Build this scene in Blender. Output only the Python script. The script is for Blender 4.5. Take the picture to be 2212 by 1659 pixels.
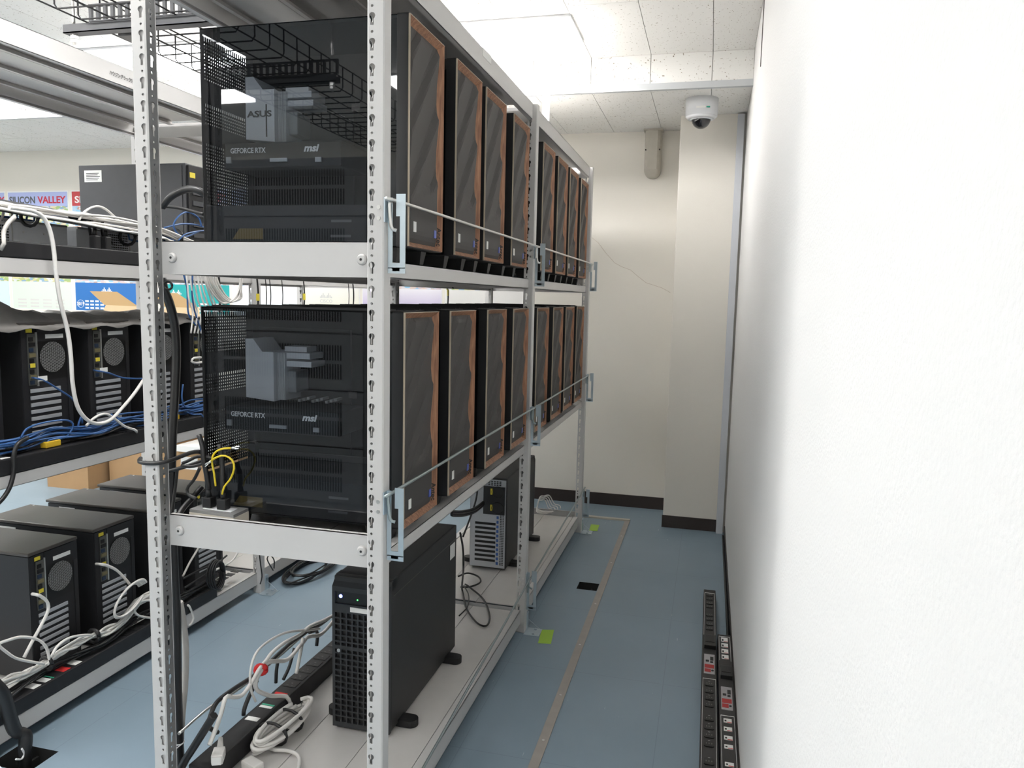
import bpy, bmesh, math, random
from mathutils import Vector, Matrix
random.seed(7)
for o in list(bpy.data.objects): bpy.data.objects.remove(o)
S = bpy.context.scene
COL = S.collection
# ------------------------------------------------------------------ camera
F_PX, YAW, PITCH, ROLL = 1653.54, 14.348, -6.433, -1.264
CAM = Vector((0.7147, -1.6085, 1.4482))
_y, _p, _r = map(math.radians, (YAW, PITCH, ROLL))
ROT = (Matrix(((math.cos(_y), -math.sin(_y), 0), (math.sin(_y), math.cos(_y), 0), (0, 0, 1)))
       @ Matrix(((1, 0, 0), (0, math.cos(_p), -math.sin(_p)), (0, math.sin(_p), math.cos(_p))))
       @ Matrix(((math.cos(_r), 0, math.sin(_r)), (0, 1, 0), (-math.sin(_r), 0, math.cos(_r)))))
cd = bpy.data.cameras.new('camera'); cam = bpy.data.objects.new('camera', cd); COL.objects.link(cam)
cd.sensor_width = 36; cd.lens = F_PX / 2212 * 36; cd.clip_start = 0.02
right, fwd, up = ROT.col[0], ROT.col[1], ROT.col[2]
M4 = Matrix((right, up, -fwd)).transposed().to_4x4(); M4.translation = CAM
cam.matrix_world = M4
S.camera = cam
def P(u, v, ax, val):
    """pixel of the 2212x1659 photograph -> point on the plane ax = val"""
    w = ROT @ Vector(((u - 1106) / F_PX, 1, -(v - 829.5) / F_PX))
    i = 'XYZ'.index(ax); t = (val - CAM[i]) / w[i]
    return CAM + w * t
# ------------------------------------------------------------------ light / exposure
LAMP = 15.0
S.view_settings.view_transform = 'Standard'; S.view_settings.look = 'None'
S.view_settings.exposure = 1.02; S.view_settings.gamma = 1; S.view_settings.use_curve_mapping = False
W = bpy.data.worlds.new('room_air'); S.world = W; W.use_nodes = True
W.node_tree.nodes['Background'].inputs[0].default_value = (0.75, 0.8, 0.9, 1)
W.node_tree.nodes['Background'].inputs[1].default_value = 0.05
# ------------------------------------------------------------------ materials
MATS = {}
def mat(name, col, rough=0.5, metal=0.0, spec=0.5, noise=None, bump=None, emit=None, coat=0):
    if name in MATS: return MATS[name]
    m = bpy.data.materials.new(name); m.use_nodes = True; nt = m.node_tree; b = nt.nodes['Principled BSDF']
    c = (*col, 1)
    b.inputs['Base Color'].default_value = c; b.inputs['Roughness'].default_value = rough
    b.inputs['Metallic'].default_value = metal; b.inputs['Specular IOR Level'].default_value = spec
    if coat: b.inputs['Coat Weight'].default_value = coat
    tc = nt.nodes.new('ShaderNodeTexCoord')
    if noise:      # (scale, amount)
        n = nt.nodes.new('ShaderNodeTexNoise'); n.inputs['Scale'].default_value = noise[0]; n.inputs['Detail'].default_value = 4
        nt.links.new(tc.outputs['Object'], n.inputs['Vector'])
        r = nt.nodes.new('ShaderNodeMapRange'); r.inputs[3].default_value = 1 - noise[1]; r.inputs[4].default_value = 1 + noise[1]
        nt.links.new(n.outputs['Fac'], r.inputs[0])
        mx = nt.nodes.new('ShaderNodeVectorMath'); mx.operation = 'MULTIPLY'; mx.inputs[0].default_value = col
        nt.links.new(r.outputs[0], mx.inputs[1]); nt.links.new(mx.outputs[0], b.inputs['Base Color'])
    if bump:       # (scale, strength, distance)
        n = nt.nodes.new('ShaderNodeTexNoise'); n.inputs['Scale'].default_value = bump[0]; n.inputs['Detail'].default_value = 3
        nt.links.new(tc.outputs['Object'], n.inputs['Vector'])
        bp = nt.nodes.new('ShaderNodeBump'); bp.inputs['Strength'].default_value = bump[1]; bp.inputs['Distance'].default_value = bump[2]
        nt.links.new(n.outputs['Fac'], bp.inputs['Height']); nt.links.new(bp.outputs[0], b.inputs['Normal'])
    if emit:
        b.inputs['Emission Color'].default_value = (*emit[0], 1); b.inputs['Emission Strength'].default_value = emit[1]
    MATS[name] = m
    return m
RACK = mat('rack_enamel', (0.60, 0.59, 0.58), 0.38, noise=(9, 0.03))
RACKD = mat('rack_deck_enamel', (0.63, 0.61, 0.59), 0.32, noise=(14, 0.06))
ZINC = mat('zinc_plate', (0.55, 0.64, 0.70), 0.35, 0.75, noise=(25, 0.12))
FLANGEG = mat('grey_metal_flange', (0.30, 0.30, 0.30), 0.45, 0.55, noise=(30, .15))
BARZ = mat('zinc_bar', (0.34, 0.40, 0.41), 0.35, 0.7)
STEEL = mat('bright_steel', (0.72, 0.72, 0.70), 0.28, 0.9)
BLACK = mat('black_plastic', (0.012, 0.012, 0.013), 0.45, noise=(40, 0.2))
BLKM = mat('black_painted_steel', (0.014, 0.014, 0.016), 0.5, noise=(60, 0.15))
TOPB = mat('tower_top_steel', (0.07, 0.062, 0.056), 0.42, noise=(60, 0.1))
DGREY = mat('dark_grey_steel', (0.05, 0.052, 0.058), 0.5, noise=(30, 0.1))
MESHF = mat('front_mesh_grey', (0.05, 0.046, 0.044), 0.6, bump=(900, 0.25, 0.0006))
RUBBER = mat('black_rubber', (0.015, 0.015, 0.016), 0.4)
CABW = mat('white_cable', (0.78, 0.76, 0.73), 0.4)
CABG = mat('grey_cable', (0.5, 0.48, 0.45), 0.45)
CABB = mat('blue_cable', (0.035, 0.11, 0.30), 0.35)
CABY = mat('yellow_green_wire', (0.72, 0.55, 0.02), 0.4)
PAPER = mat('white_label', (0.82, 0.82, 0.8), 0.6)
YLAB = mat('yellow_label', (0.75, 0.62, 0.05), 0.6)
BLUS = mat('blue_sticker', (0.08, 0.12, 0.45), 0.4)
REDM = mat('red_velcro', (0.6, 0.02, 0.02), 0.7)
GRNT = mat('green_tape', (0.38, 0.62, 0.06), 0.5)
BEIGE = mat('beige_plastic', (0.62, 0.58, 0.50), 0.5)
DUCT = mat('beige_duct_plastic', (0.50, 0.47, 0.41), 0.5, noise=(12, 0.12))
ALU = mat('brushed_aluminium', (0.60, 0.62, 0.64), 0.35, 0.5)
WHITEP = mat('white_plastic', (0.74, 0.75, 0.77), 0.4)
TERM = mat('silver_vent_steel', (0.50, 0.52, 0.55), 0.42, 0.3)
INNER = mat('case_interior_black', (0.006, 0.0065, 0.007), 0.85, spec=0.08)
ASUSW = mat('white_heatsink', (0.82, 0.84, 0.88), 0.4, 0.05)
GPUM = mat('graphics_card_shroud', (0.03, 0.033, 0.036), 0.6, spec=0.2)
LOGO = mat('printed_grey_logo', (0.88, 0.90, 0.92), 0.5)
INK = mat('black_ink', (0.015, 0.015, 0.015), 0.6)
GOLD = mat('gold_sticker', (0.17, 0.12, 0.04), 0.6)
CARD = mat('cardboard', (0.42, 0.26, 0.13), 0.8, noise=(8, 0.1))
PITM = mat('pit_dark', (0.02, 0.02, 0.02), 0.9)
LEDB = mat('blue_led', (0.1, 0.1, 0.9), 0.4, emit=((0.12, 0.18, 1.0), 6))
LEDG = mat('green_led', (0.1, 0.8, 0.1), 0.4, emit=((0.05, 1.0, 0.1), 3))
LAMPM = mat('lamp_diffuser', (0.9, 0.9, 0.9), 0.5, emit=((1.0, 0.985, 0.965), LAMP))
WALLW = mat('cream_plaster', (0.80, 0.765, 0.70), 0.8, noise=(1.3, 0.04), bump=(260, 0.25, 0.002))
WALLR = mat('white_plaster', (0.82, 0.815, 0.805), 0.85, bump=(190, 0.45, 0.003))
BASEB = mat('dark_baseboard', (0.035, 0.025, 0.022), 0.45)
STRIP = mat('floor_strip_metal', (0.36, 0.33, 0.30), 0.5, noise=(20, 0.12))
SOCK = mat('outlet_black', (0.006, 0.006, 0.006), 0.35)

def wood_mat():
    m = bpy.data.materials.new('walnut_trim'); m.use_nodes = True; nt = m.node_tree; b = nt.nodes['Principled BSDF']
    tc = nt.nodes.new('ShaderNodeTexCoord'); mp = nt.nodes.new('ShaderNodeMapping')
    mp.inputs['Scale'].default_value = (60, 60, 6)
    n = nt.nodes.new('ShaderNodeTexNoise'); n.inputs['Scale'].default_value = 2.2; n.inputs['Detail'].default_value = 6; n.inputs['Distortion'].default_value = 0.6
    r = nt.nodes.new('ShaderNodeValToRGB')
    r.color_ramp.elements[0].color = (0.17, 0.072, 0.038, 1); r.color_ramp.elements[1].color = (0.40, 0.20, 0.11, 1)
    r.color_ramp.elements[0].position = 0.3; r.color_ramp.elements[1].position = 0.7
    nt.links.new(tc.outputs['Object'], mp.inputs[0]); nt.links.new(mp.outputs[0], n.inputs[0]); nt.links.new(n.outputs['Fac'], r.inputs[0])
    nt.links.new(r.outputs[0], b.inputs['Base Color']); b.inputs['Roughness'].default_value = 0.5
    return m
WOOD = wood_mat()
def glass_mat(name, tint, ior=1.5):
    m = bpy.data.materials.new(name); m.use_nodes = True; nt = m.node_tree
    nt.nodes.remove(nt.nodes['Principled BSDF'])
    t = nt.nodes.new('ShaderNodeBsdfTransparent'); t.inputs[0].default_value = (*tint, 1)
    g = nt.nodes.new('ShaderNodeBsdfGlossy'); g.inputs['Roughness'].default_value = 0.015; g.inputs[0].default_value = (0.95, 0.97, 1, 1)
    f = nt.nodes.new('ShaderNodeFresnel'); f.inputs[0].default_value = ior
    mx = nt.nodes.new('ShaderNodeMixShader')
    ge = nt.nodes.new('ShaderNodeNewGeometry'); fr = nt.nodes.new('ShaderNodeMath'); fr.operation = 'SUBTRACT'; fr.inputs[0].default_value = 1
    ml = nt.nodes.new('ShaderNodeMath'); ml.operation = 'MULTIPLY'      # the pane reflects on its outer faces only
    nt.links.new(ge.outputs['Backfacing'], fr.inputs[1]); nt.links.new(fr.outputs[0], ml.inputs[0]); nt.links.new(f.outputs[0], ml.inputs[1])
    nt.links.new(ml.outputs[0], mx.inputs[0]); nt.links.new(t.outputs[0], mx.inputs[1]); nt.links.new(g.outputs[0], mx.inputs[2])
    nt.links.new(mx.outputs[0], nt.nodes['Material Output'].inputs[0])
    return m
GLASS = glass_mat('smoked_glass', (0.72, 0.74, 0.76), 1.7)
BAGM = None
def tile_mat():
    m = bpy.data.materials.new('ceiling_tile'); m.use_nodes = True; nt = m.node_tree; b = nt.nodes['Principled BSDF']
    tc = nt.nodes.new('ShaderNodeTexCoord'); g = nt.nodes.new('ShaderNodeNewGeometry')
    n = nt.nodes.new('ShaderNodeTexNoise'); n.inputs['Scale'].default_value = 85; n.inputs['Detail'].default_value = 2; n.inputs['Roughness'].default_value = 0.6
    n2 = nt.nodes.new('ShaderNodeTexNoise'); n2.inputs['Scale'].default_value = 3
    nt.links.new(g.outputs['Position'], n.inputs[0]); nt.links.new(g.outputs['Position'], n2.inputs[0])
    r = nt.nodes.new('ShaderNodeValToRGB')
    r.color_ramp.elements[0].position = 0.30; r.color_ramp.elements[0].color = (0.30, 0.26, 0.20, 1)
    r.color_ramp.elements[1].position = 0.345; r.color_ramp.elements[1].color = (0.85, 0.84, 0.81, 1)
    nt.links.new(n.outputs['Fac'], r.inputs[0]); nt.links.new(r.outputs[0], b.inputs['Base Color'])
    b.inputs['Roughness'].default_value = 0.9
    return m
TILE = tile_mat()
def floor_mat():
    m = bpy.data.materials.new('blue_vinyl_floor'); m.use_nodes = True; nt = m.node_tree; b = nt.nodes['Principled BSDF']
    g = nt.nodes.new('ShaderNodeNewGeometry')
    n = nt.nodes.new('ShaderNodeTexNoise'); n.inputs['Scale'].default_value = 2.0; n.inputs['Detail'].default_value = 5
    nt.links.new(g.outputs['Position'], n.inputs[0])
    r = nt.nodes.new('ShaderNodeValToRGB')
    r.color_ramp.elements[0].position = 0.3; r.color_ramp.elements[0].color = (0.212, 0.288, 0.348, 1)
    r.color_ramp.elements[1].position = 0.7; r.color_ramp.elements[1].color = (0.250, 0.328, 0.395, 1)
    nt.links.new(n.outputs['Fac'], r.inputs[0])
    # scuffs: streaky noise, pale and dark
    mp = nt.nodes.new('ShaderNodeMapping'); mp.inputs['Scale'].default_value = (70, 9, 1); mp.inputs['Rotation'].default_value = (0, 0, 0.35)
    s = nt.nodes.new('ShaderNodeTexNoise'); s.inputs['Scale'].default_value = 1.0; s.inputs['Detail'].default_value = 2
    nt.links.new(g.outputs['Position'], mp.inputs[0]); nt.links.new(mp.outputs[0], s.inputs[0])
    r2 = nt.nodes.new('ShaderNodeValToRGB'); r2.color_ramp.elements[0].position = 0.745; r2.color_ramp.elements[1].position = 0.77
    r2.color_ramp.elements[0].color = (0, 0, 0, 1); r2.color_ramp.elements[1].color = (1, 1, 1, 1)
    nt.links.new(s.outputs['Fac'], r2.inputs[0])
    mx = nt.nodes.new('ShaderNodeMixRGB'); mx.inputs[2].default_value = (0.42, 0.48, 0.52, 1)
    nt.links.new(r2.outputs[0], mx.inputs[0]); nt.links.new(r.outputs[0], mx.inputs[1])
    # faint sheet joints
    br = nt.nodes.new('ShaderNodeTexBrick'); br.offset = 0; br.inputs['Scale'].default_value = 1
    br.inputs['Brick Width'].default_value = 0.61; br.inputs['Row Height'].default_value = 0.61; br.inputs['Mortar Size'].default_value = 0.0012
    br.inputs['Color1'].default_value = br.inputs['Color2'].default_value = (1, 1, 1, 1); br.inputs['Mortar'].default_value = (0.82, 0.82, 0.82, 1)
    nt.links.new(g.outputs['Position'], br.inputs[0])
    mu = nt.nodes.new('ShaderNodeMixRGB'); mu.blend_type = 'MULTIPLY'; mu.inputs[0].default_value = 1
    nt.links.new(mx.outputs[0], mu.inputs[1]); nt.links.new(br.outputs[0], mu.inputs[2])
    nt.links.new(mu.outputs[0], b.inputs['Base Color'])
    b.inputs['Roughness'].default_value = 0.42
    return m
FLOORM = floor_mat()
# ------------------------------------------------------------------ helpers
def box(bm, x0, x1, y0, y1, z0, z1, bev=0.0):
    vs = [bm.verts.new((x, y, z)) for x in (x0, x1) for y in (y0, y1) for z in (z0, z1)]
    f = [bm.faces.new([vs[i] for i in q]) for q in ((0, 1, 3, 2), (4, 6, 7, 5), (0, 4, 5, 1), (2, 3, 7, 6), (0, 2, 6, 4), (1, 5, 7, 3))]
    if bev:
        es = list({e for q in f for e in q.edges})
        bmesh.ops.bevel(bm, geom=es, offset=bev, segments=2, affect='EDGES', profile=0.6)
    return bm
def BX(*a, **k): return box(bmesh.new(), *a, **k)
def quad(bm, pts): return bm.faces.new([bm.verts.new(p) for p in pts])
def cyl(bm, a, b, r, n=10, r2=None, caps=True):
    a, b = Vector(a), Vector(b); d = (b - a).normalized(); r2 = r if r2 is None else r2
    s = d.orthogonal().normalized(); t = d.cross(s)
    A, B = [], []
    for i in range(n):
        w = math.tau * i / n; e = s * math.cos(w) + t * math.sin(w)
        A.append(bm.verts.new(a + e * r)); B.append(bm.verts.new(b + e * r2))
    for i in range(n):
        j = (i + 1) % n; f = bm.faces.new((A[i], A[j], B[j], B[i])); f.smooth = n > 7
    if caps: bm.faces.new(A[::-1]); bm.faces.new(B)
    return bm
def CY(*a, **k): return cyl(bmesh.new(), *a, **k)
def smooth_pts(pts, seg=6):
    pts = [Vector(p) for p in pts]
    if len(pts) < 3: return pts
    q = [pts[0] * 2 - pts[1]] + pts + [pts[-1] * 2 - pts[-2]]; out = []
    for i in range(1, len(q) - 2):
        p0, p1, p2, p3 = q[i - 1:i + 3]
        for k in range(seg):
            t = k / seg
            out.append(0.5 * ((2 * p1) + (p2 - p0) * t + (2 * p0 - 5 * p1 + 4 * p2 - p3) * t * t + (3 * p1 - p0 - 3 * p2 + p3) * t ** 3))
    return out + [pts[-1]]
def tube(bm, pts, r, n=6, seg=6, flat=1.0):
    pts = smooth_pts(pts, seg) if seg > 1 else [Vector(p) for p in pts]
    d0 = (pts[1] - pts[0]).normalized(); s = d0.orthogonal().normalized(); rings = []
    for i, p in enumerate(pts):
        d = (pts[min(i + 1, len(pts) - 1)] - pts[max(i - 1, 0)])
        if d.length < 1e-9: d = d0
        d = d.normalized(); s = (s - d * s.dot(d)); s = s.normalized() if s.length > 1e-6 else d.orthogonal().normalized()
        t = d.cross(s)
        rings.append([bm.verts.new(p + s * math.cos(math.tau * k / n) * r + t * math.sin(math.tau * k / n) * r * flat) for k in range(n)])
    for a, b in zip(rings, rings[1:]):
        for k in range(n):
            f = bm.faces.new((a[k], a[(k + 1) % n], b[(k + 1) % n], b[k])); f.smooth = True
    bm.faces.new(rings[0][::-1]); bm.faces.new(rings[-1])
    return bm
def TB(*a, **k): return tube(bmesh.new(), *a, **k)
def sphere(bm, c, r, sx=1, sy=1, sz=1, n=12, m=8):
    M = Matrix.Translation(c) @ Matrix.Diagonal((r * sx, r * sy, r * sz, 1))
    ret = bmesh.ops.create_uvsphere(bm, u_segments=n, v_segments=m, radius=1, matrix=M)
    for v in ret['verts']:
        for f in v.link_faces: f.smooth = True
    return bm
def prism(bm, poly, axis, a, b):
    """extrude polygon (2D) along axis from a to b; 2D coords are the other two axes in order"""
    def mk(p, c):
        return {'X': (c, p[0], p[1]), 'Y': (p[0], c, p[1]), 'Z': (p[0], p[1], c)}[axis]
    A = [bm.verts.new(mk(p, a)) for p in poly]; B = [bm.verts.new(mk(p, b)) for p in poly]; n = len(poly)
    bm.faces.new(A); bm.faces.new(B[::-1])
    for i in range(n): bm.faces.new((A[i], B[i], B[(i + 1) % n], A[(i + 1) % n]))
    return bm
def PR(*a): return prism(bmesh.new(), *a)
def finish(bm):
    bmesh.ops.recalc_face_normals(bm, faces=bm.faces)
    me = bpy.data.meshes.new('m'); bm.to_mesh(me); bm.free(); return me
def obj(name, bm, m, parent=None, label=None):
    me = bm if isinstance(bm, bpy.types.Mesh) else finish(bm)
    if not me.name.startswith(name): me.name = name
    if not me.materials: me.materials.append(m)
    o = bpy.data.objects.new(name, me); COL.objects.link(o)
    if parent: o.parent = parent
    if label: o['label'] = label
    return o
def tag(o, label, cat, group=None):
    o['label'] = label; o['category'] = cat
    if group: o['group'] = group
    return o
def thing(name, label, cat, loc=(0, 0, 0), rotz=0, group=None):
    o = bpy.data.objects.new(name, None); COL.objects.link(o); o.location = loc; o.rotation_euler = (0, 0, rotz)
    o.empty_display_size = 0.05
    return tag(o, label, cat, group)
def struct(name, bm, m):
    o = obj(name, bm, m); o['kind'] = 'structure'; return o
def dup(root, loc, label, rotz=None, group=None):
    r = root.copy(); COL.objects.link(r); r.location = loc
    if rotz is not None: r.rotation_euler = (0, 0, rotz)
    r['label'] = label
    if group: r['group'] = group
    for ch in list(root.children):
        c = ch.copy(); COL.objects.link(c); c.parent = r
        for g in ch.children:
            d = g.copy(); COL.objects.link(d); d.parent = c
    return r
def text_mesh(s, size, m, depth=0.0004, bold=0.0, shear=0.0, align='LEFT'):
    cu = bpy.data.curves.new('lettering', 'FONT'); cu.body = s; cu.size = size; cu.extrude = depth; cu.offset = bold
    cu.shear = shear; cu.align_x = align; cu.resolution_u = 3
    o = bpy.data.objects.new('tmp', cu); COL.objects.link(o); bpy.context.view_layer.update()
    me = bpy.data.meshes.new_from_object(o.evaluated_get(bpy.context.evaluated_depsgraph_get()))
    bpy.data.objects.remove(o); me.materials.clear(); me.materials.append(m)
    return me
def text(name, s, size, m, parent, M, width=None, **k):
    """lettering placed by 4x4 matrix M (local x = reading direction, y = up)"""
    me = text_mesh(s, size, m, **k)
    if width:
        w = max(v.co.x for v in me.vertices) - min(v.co.x for v in me.vertices)
        me.transform(Matrix.Diagonal((width / w, 1, 1, 1)))
    me.transform(M)
    me.name = name
    return obj(name, me, m, parent)
def frame(o, x, y):
    x, y = Vector(x).normalized(), Vector(y).normalized(); z = x.cross(y)
    M = Matrix((x, y, z)).transposed().to_4x4(); M.translation = o; return M
CABLES = []      # (object, control points, radius, sides); their tubes are laid out at the end, clear of each other and of what they lie on
def cable(name, label, pts, r, m, group=None, cat='cable', n=6, seg=6):
    me = bpy.data.meshes.new(name); me.materials.append(m)
    o = bpy.data.objects.new(name, me); COL.objects.link(o)
    CABLES.append((o, [Vector(p) for p in pts], r, n))
    return tag(o, label, cat, group)
ORD = ['nearest the back wall', 'second from the back wall', 'third from the back wall', 'fourth from the back wall', 'fifth from the back wall',
       'sixth from the back wall', 'seventh from the back wall', 'eighth from the back wall']
# ------------------------------------------------------------------ the room
XL, XR, YN, YB, ZL, ZH, YS = -6.0, 0.87, -4.2, 3.71, 2.57, 2.74, 2.65
bm = bmesh.new()
H = [(0.13, 0.232, 2.076, 2.176), (-1.345, -1.20, 0.12, 0.232)]
ys = sorted({YN, YB} | {h[2] for h in H} | {h[3] for h in H}); xs = sorted({XL, XR} | {h[0] for h in H} | {h[1] for h in H})
for ya, yb in zip(ys, ys[1:]):
    for xa, xb in zip(xs, xs[1:]):
        if any(h[0] - 1e-6 <= xa and xb <= h[1] + 1e-6 and h[2] - 1e-6 <= ya and yb <= h[3] + 1e-6 for h in H): continue
        quad(bm, [(xa, ya, 0), (xb, ya, 0), (xb, yb, 0), (xa, yb, 0)])
bmesh.ops.remove_doubles(bm, verts=bm.verts, dist=1e-5)
floor = struct('floor', bm, FLOORM)
for h in H:
    b = bmesh.new()
    x0, x1, y0, y1 = h
    quad(b, [(x0, y0, -.1), (x1, y0, -.1), (x1, y1, -.1), (x0, y1, -.1)])
    quad(b, [(x0, y0, 0), (x0, y0, -.1), (x1, y0, -.1), (x1, y0, 0)]); quad(b, [(x0, y1, 0), (x0, y1, -.1), (x1, y1, -.1), (x1, y1, 0)])
    quad(b, [(x0, y0, 0), (x0, y0, -.1), (x0, y1, -.1), (x0, y1, 0)]); quad(b, [(x1, y0, 0), (x1, y0, -.1), (x1, y1, -.1), (x1, y1, 0)])
    box(b, x0 + .06, x0 + .068, y0, y1, -.06, -.03)
    obj('cable_pit', b, PITM, floor)
wall_back = struct('wall_back', BX(XL, XR, YB, YB + .1, -.1, 2.9), WALLW)
wall_right = struct('wall_right', BX(XR, XR + .1, YN, YB + .1, -.1, 2.9), WALLR)
struct('wall_left', BX(XL - .1, XL, YN, YB + .1, -.1, 2.9), WALLW)
struct('wall_front', BX(XL - .1, XR + .1, YN - .1, YN, -.1, 2.9), WALLW)
struct('wall_column', BX(0.483, XR + .02, 3.30, YB + .02, -.02, 2.62, bev=0.006), WALLW)
struct('baseboard_back', BX(XL, 0.483, YB - .006, YB, 0, .085), BASEB)
struct('baseboard_column', BX(0.477, .815, 3.294, 3.3, 0, .078), BASEB)
struct('baseboard_right', BX(XR - .004, XR, YN, 3.27, 0, .05), BASEB)
ceil = struct('ceiling', box(box(bmesh.new(), XL, XR, YN, YS + .012, ZH + .014, ZH + .1), XL, XR, YS + .012, YB, ZL + .014, ZH + .1), mat('ceiling_gap_grey', (0.45, 0.43, 0.40), 0.9))
cols = [0.345 + .3175 * k for k in range(-20, 2)]
cols = [c for c in cols if c > XL] + [XR]
LX = [(-5.2, -3.96), (-2.70, -1.46), (-1.21, 0.03)]
def tile(x0, x1, y0, y1, z, th=.014):
    g = .0014
    obj('ceiling_tile', BX(x0 + g, x1 - g, y0 + g, y1 - g, z, z + th), TILE, ceil)
for xa, xb in zip(cols, cols[1:]):
    tile(xa, xb, YS + .016, 3.25, ZL); tile(xa, xb, 3.25, YB, ZL)
    obj('soffit_tile', BX(xa + .0014, xb - .0014, YS, YS + .012, ZL, ZH), TILE, ceil)
    if xa > 0:
        tile(xa, xb, 1.9, YS, ZH); tile(xa, xb, 1.265, 1.9, ZH)
    else:
        tile(xa, xb, 2.37, YS, ZH); tile(xa, xb, 1.265, 1.99, ZH)
    tile(xa, xb, .63, 1.265, ZH)
# infill between the recessed lamps, and the plain ceiling nearer the camera end of the room
b = bmesh.new()
for x0, x1 in [(-6, -5.2), (-3.96, -2.70), (-1.46, -1.21)]: box(b, x0, x1, 1.99, 2.37, ZH, ZH + .014)
obj('lamp_row_infill', b, TILE, ceil)
obj('ceiling_field', BX(XL, XR, YN, .628, ZH, ZH + .014), TILE, ceil)
def lamp(x0, x1, yc, label):
    t = thing('ceiling_light', label, 'ceiling light', ((x0 + x1) / 2, yc, ZH), group='recessed ceiling lights')
    w, d = (x1 - x0) / 2, .185
    b = bmesh.new()
    for q in ((-w, w, -d, -d + .014), (-w, w, d - .014, d), (-w, -w + .014, -d + .014, d - .014), (w - .014, w, -d + .014, d - .014)): box(b, q[0], q[1], q[2], q[3], -.012, .012)
    obj('frame', b, WHITEP, t)
    obj('diffuser', BX(-w + .014, w - .014, -d + .014, d - .014, -.034, .010, bev=.010), LAMPM, t)
rows = [(2.18, 'row by the back wall soffit', LX), (-.05, 'row over the rack ends', [(-5.2, -3.96), (-3.06, -1.82), (-1.50, -.26)]), (-2.62, 'row before the server cabinet', [(-5.2, -3.96), (-3.52, -2.28), (-1.24, 0.0)])]  # middle row is unseen, added to balance corridor and end-beam brightness
for yc, rn, lx in rows:
    for (x0, x1), nm in zip(lx, ('far from the white wall', 'above the cable-filled rack', 'above the rack by the white wall')):
        lamp(x0, x1, yc, 'recessed ceiling light %s, %s' % (nm, rn))
struct('trim_1', box(BX(XL, XR, YS - .004, YS + .02, ZL - .012, ZL + .002), XL, XR, YS - .006, YS - .0005, ZL - .012, ZL + .022), ALU)
struct('trim_2', box(box(bmesh.new(), .816, .856, 3.262, 3.30, 0, 2.56), .822, .838, 3.2605, 3.263, 0, 2.56), mat('conduit_white', (0.62, 0.64, 0.68), 0.4))
fs = struct('trim_3', BX(.236, .268, -1.2, 3.375, 0, .004), STRIP)
for y in (-.2, .35, .72, 1.02, 1.45, 1.9, 2.5, 3.0): obj('screw', CY((.252, y, .004), (.252, y, .0055), .005, n=8), STEEL, fs)
struct('trim_4', BX(-.06, .268, 3.345, 3.375, 0, .010), mat('floor_strip_brass', (0.55, 0.52, 0.44), 0.45))
struct('trim_5', BX(XR - .003, XR, 1.895, 1.905, 2.44, ZH), BASEB)
# hairline crack on the back wall
ck = [P(u, v, 'Y', YB - .0006) for u, v in ((1278, 513), (1292, 524), (1310, 548), (1328, 568), (1345, 577), (1362, 583), (1378, 597), (1396, 611), (1412, 616), (1430, 622), (1448, 632))]
obj('hairline_crack', TB(ck, .0012, n=4, seg=1), mat('crack_brown', (0.52, 0.42, 0.34), 0.9), wall_back)
# ------------------------------------------------------------------ perforated posts
PITCHK = .05366
def ring_rect(bm, cx, cz, hole, x0, x1, z0, z1, put, th):
    """plate x0..x1, z0..z1 with a star-shaped hole; put(x, z, d) maps to 3D"""
    ang = sorted(hole, key=lambda h: h[0]); n = len(ang); In, Out, In2, Out2 = [], [], [], []
    for a, r in ang:
        ca, sa = math.cos(a), math.sin(a)
        In.append((cx + ca * r, cz + sa * r))
        tx = ((x1 - cx) / ca if ca > 1e-9 else (x0 - cx) / ca if ca < -1e-9 else 1e9)
        tz = ((z1 - cz) / sa if sa > 1e-9 else (z0 - cz) / sa if sa < -1e-9 else 1e9)
        t = min(tx, tz); Out.append((cx + ca * t, cz + sa * t))
    vi = [bm.verts.new(put(x, z, 0)) for x, z in In]; vo = [bm.verts.new(put(x, z, 0)) for x, z in Out]
    wi = [bm.verts.new(put(x, z, th)) for x, z in In]; wo = [bm.verts.new(put(x, z, th)) for x, z in Out]
    for i in range(n):
        j = (i + 1) % n
        bm.faces.new((vi[i], vi[j], vo[j], vo[i])); bm.faces.new((wi[i], wo[i], wo[j], wi[j])); bm.faces.new((vi[i], wi[i], wi[j], vi[j]))
KR, KW, KL = .0074, .0037, .0195      # keyhole circle radius, slot half width, slot length
def star(poly_fn, x0, x1, z0, z1, cx, cz, n):
    A = [math.tau * i / n for i in range(n)]
    A += [math.atan2(z - cz, x - cx) % math.tau for x in (x0, x1) for z in (z0, z1)]
    if poly_fn is key_r:
        j = math.atan2(-math.sqrt(KR * KR - KW * KW), KW); c = math.atan2(-KL, KW)
        A = [a for a in A if not (math.pi - j < a < math.tau + j and False)]
        for q in (j + 1e-3, j - 1e-3, c + 1e-3, c - 1e-3): A += [q % math.tau, (math.pi - q) % math.tau]
    A = sorted(set(round(a, 6) for a in A))
    return [(a, poly_fn(a)) for a in A]
def key_r(a):   # keyhole about the circle centre
    ca, sa = math.cos(a), math.sin(a)
    if sa < -1e-4 and abs(ca / sa) < KW / math.sqrt(KR * KR - KW * KW):
        return max(min(KL / -sa, KW / abs(ca) if abs(ca) > 1e-6 else 1e9), KR)
    return KR
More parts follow.
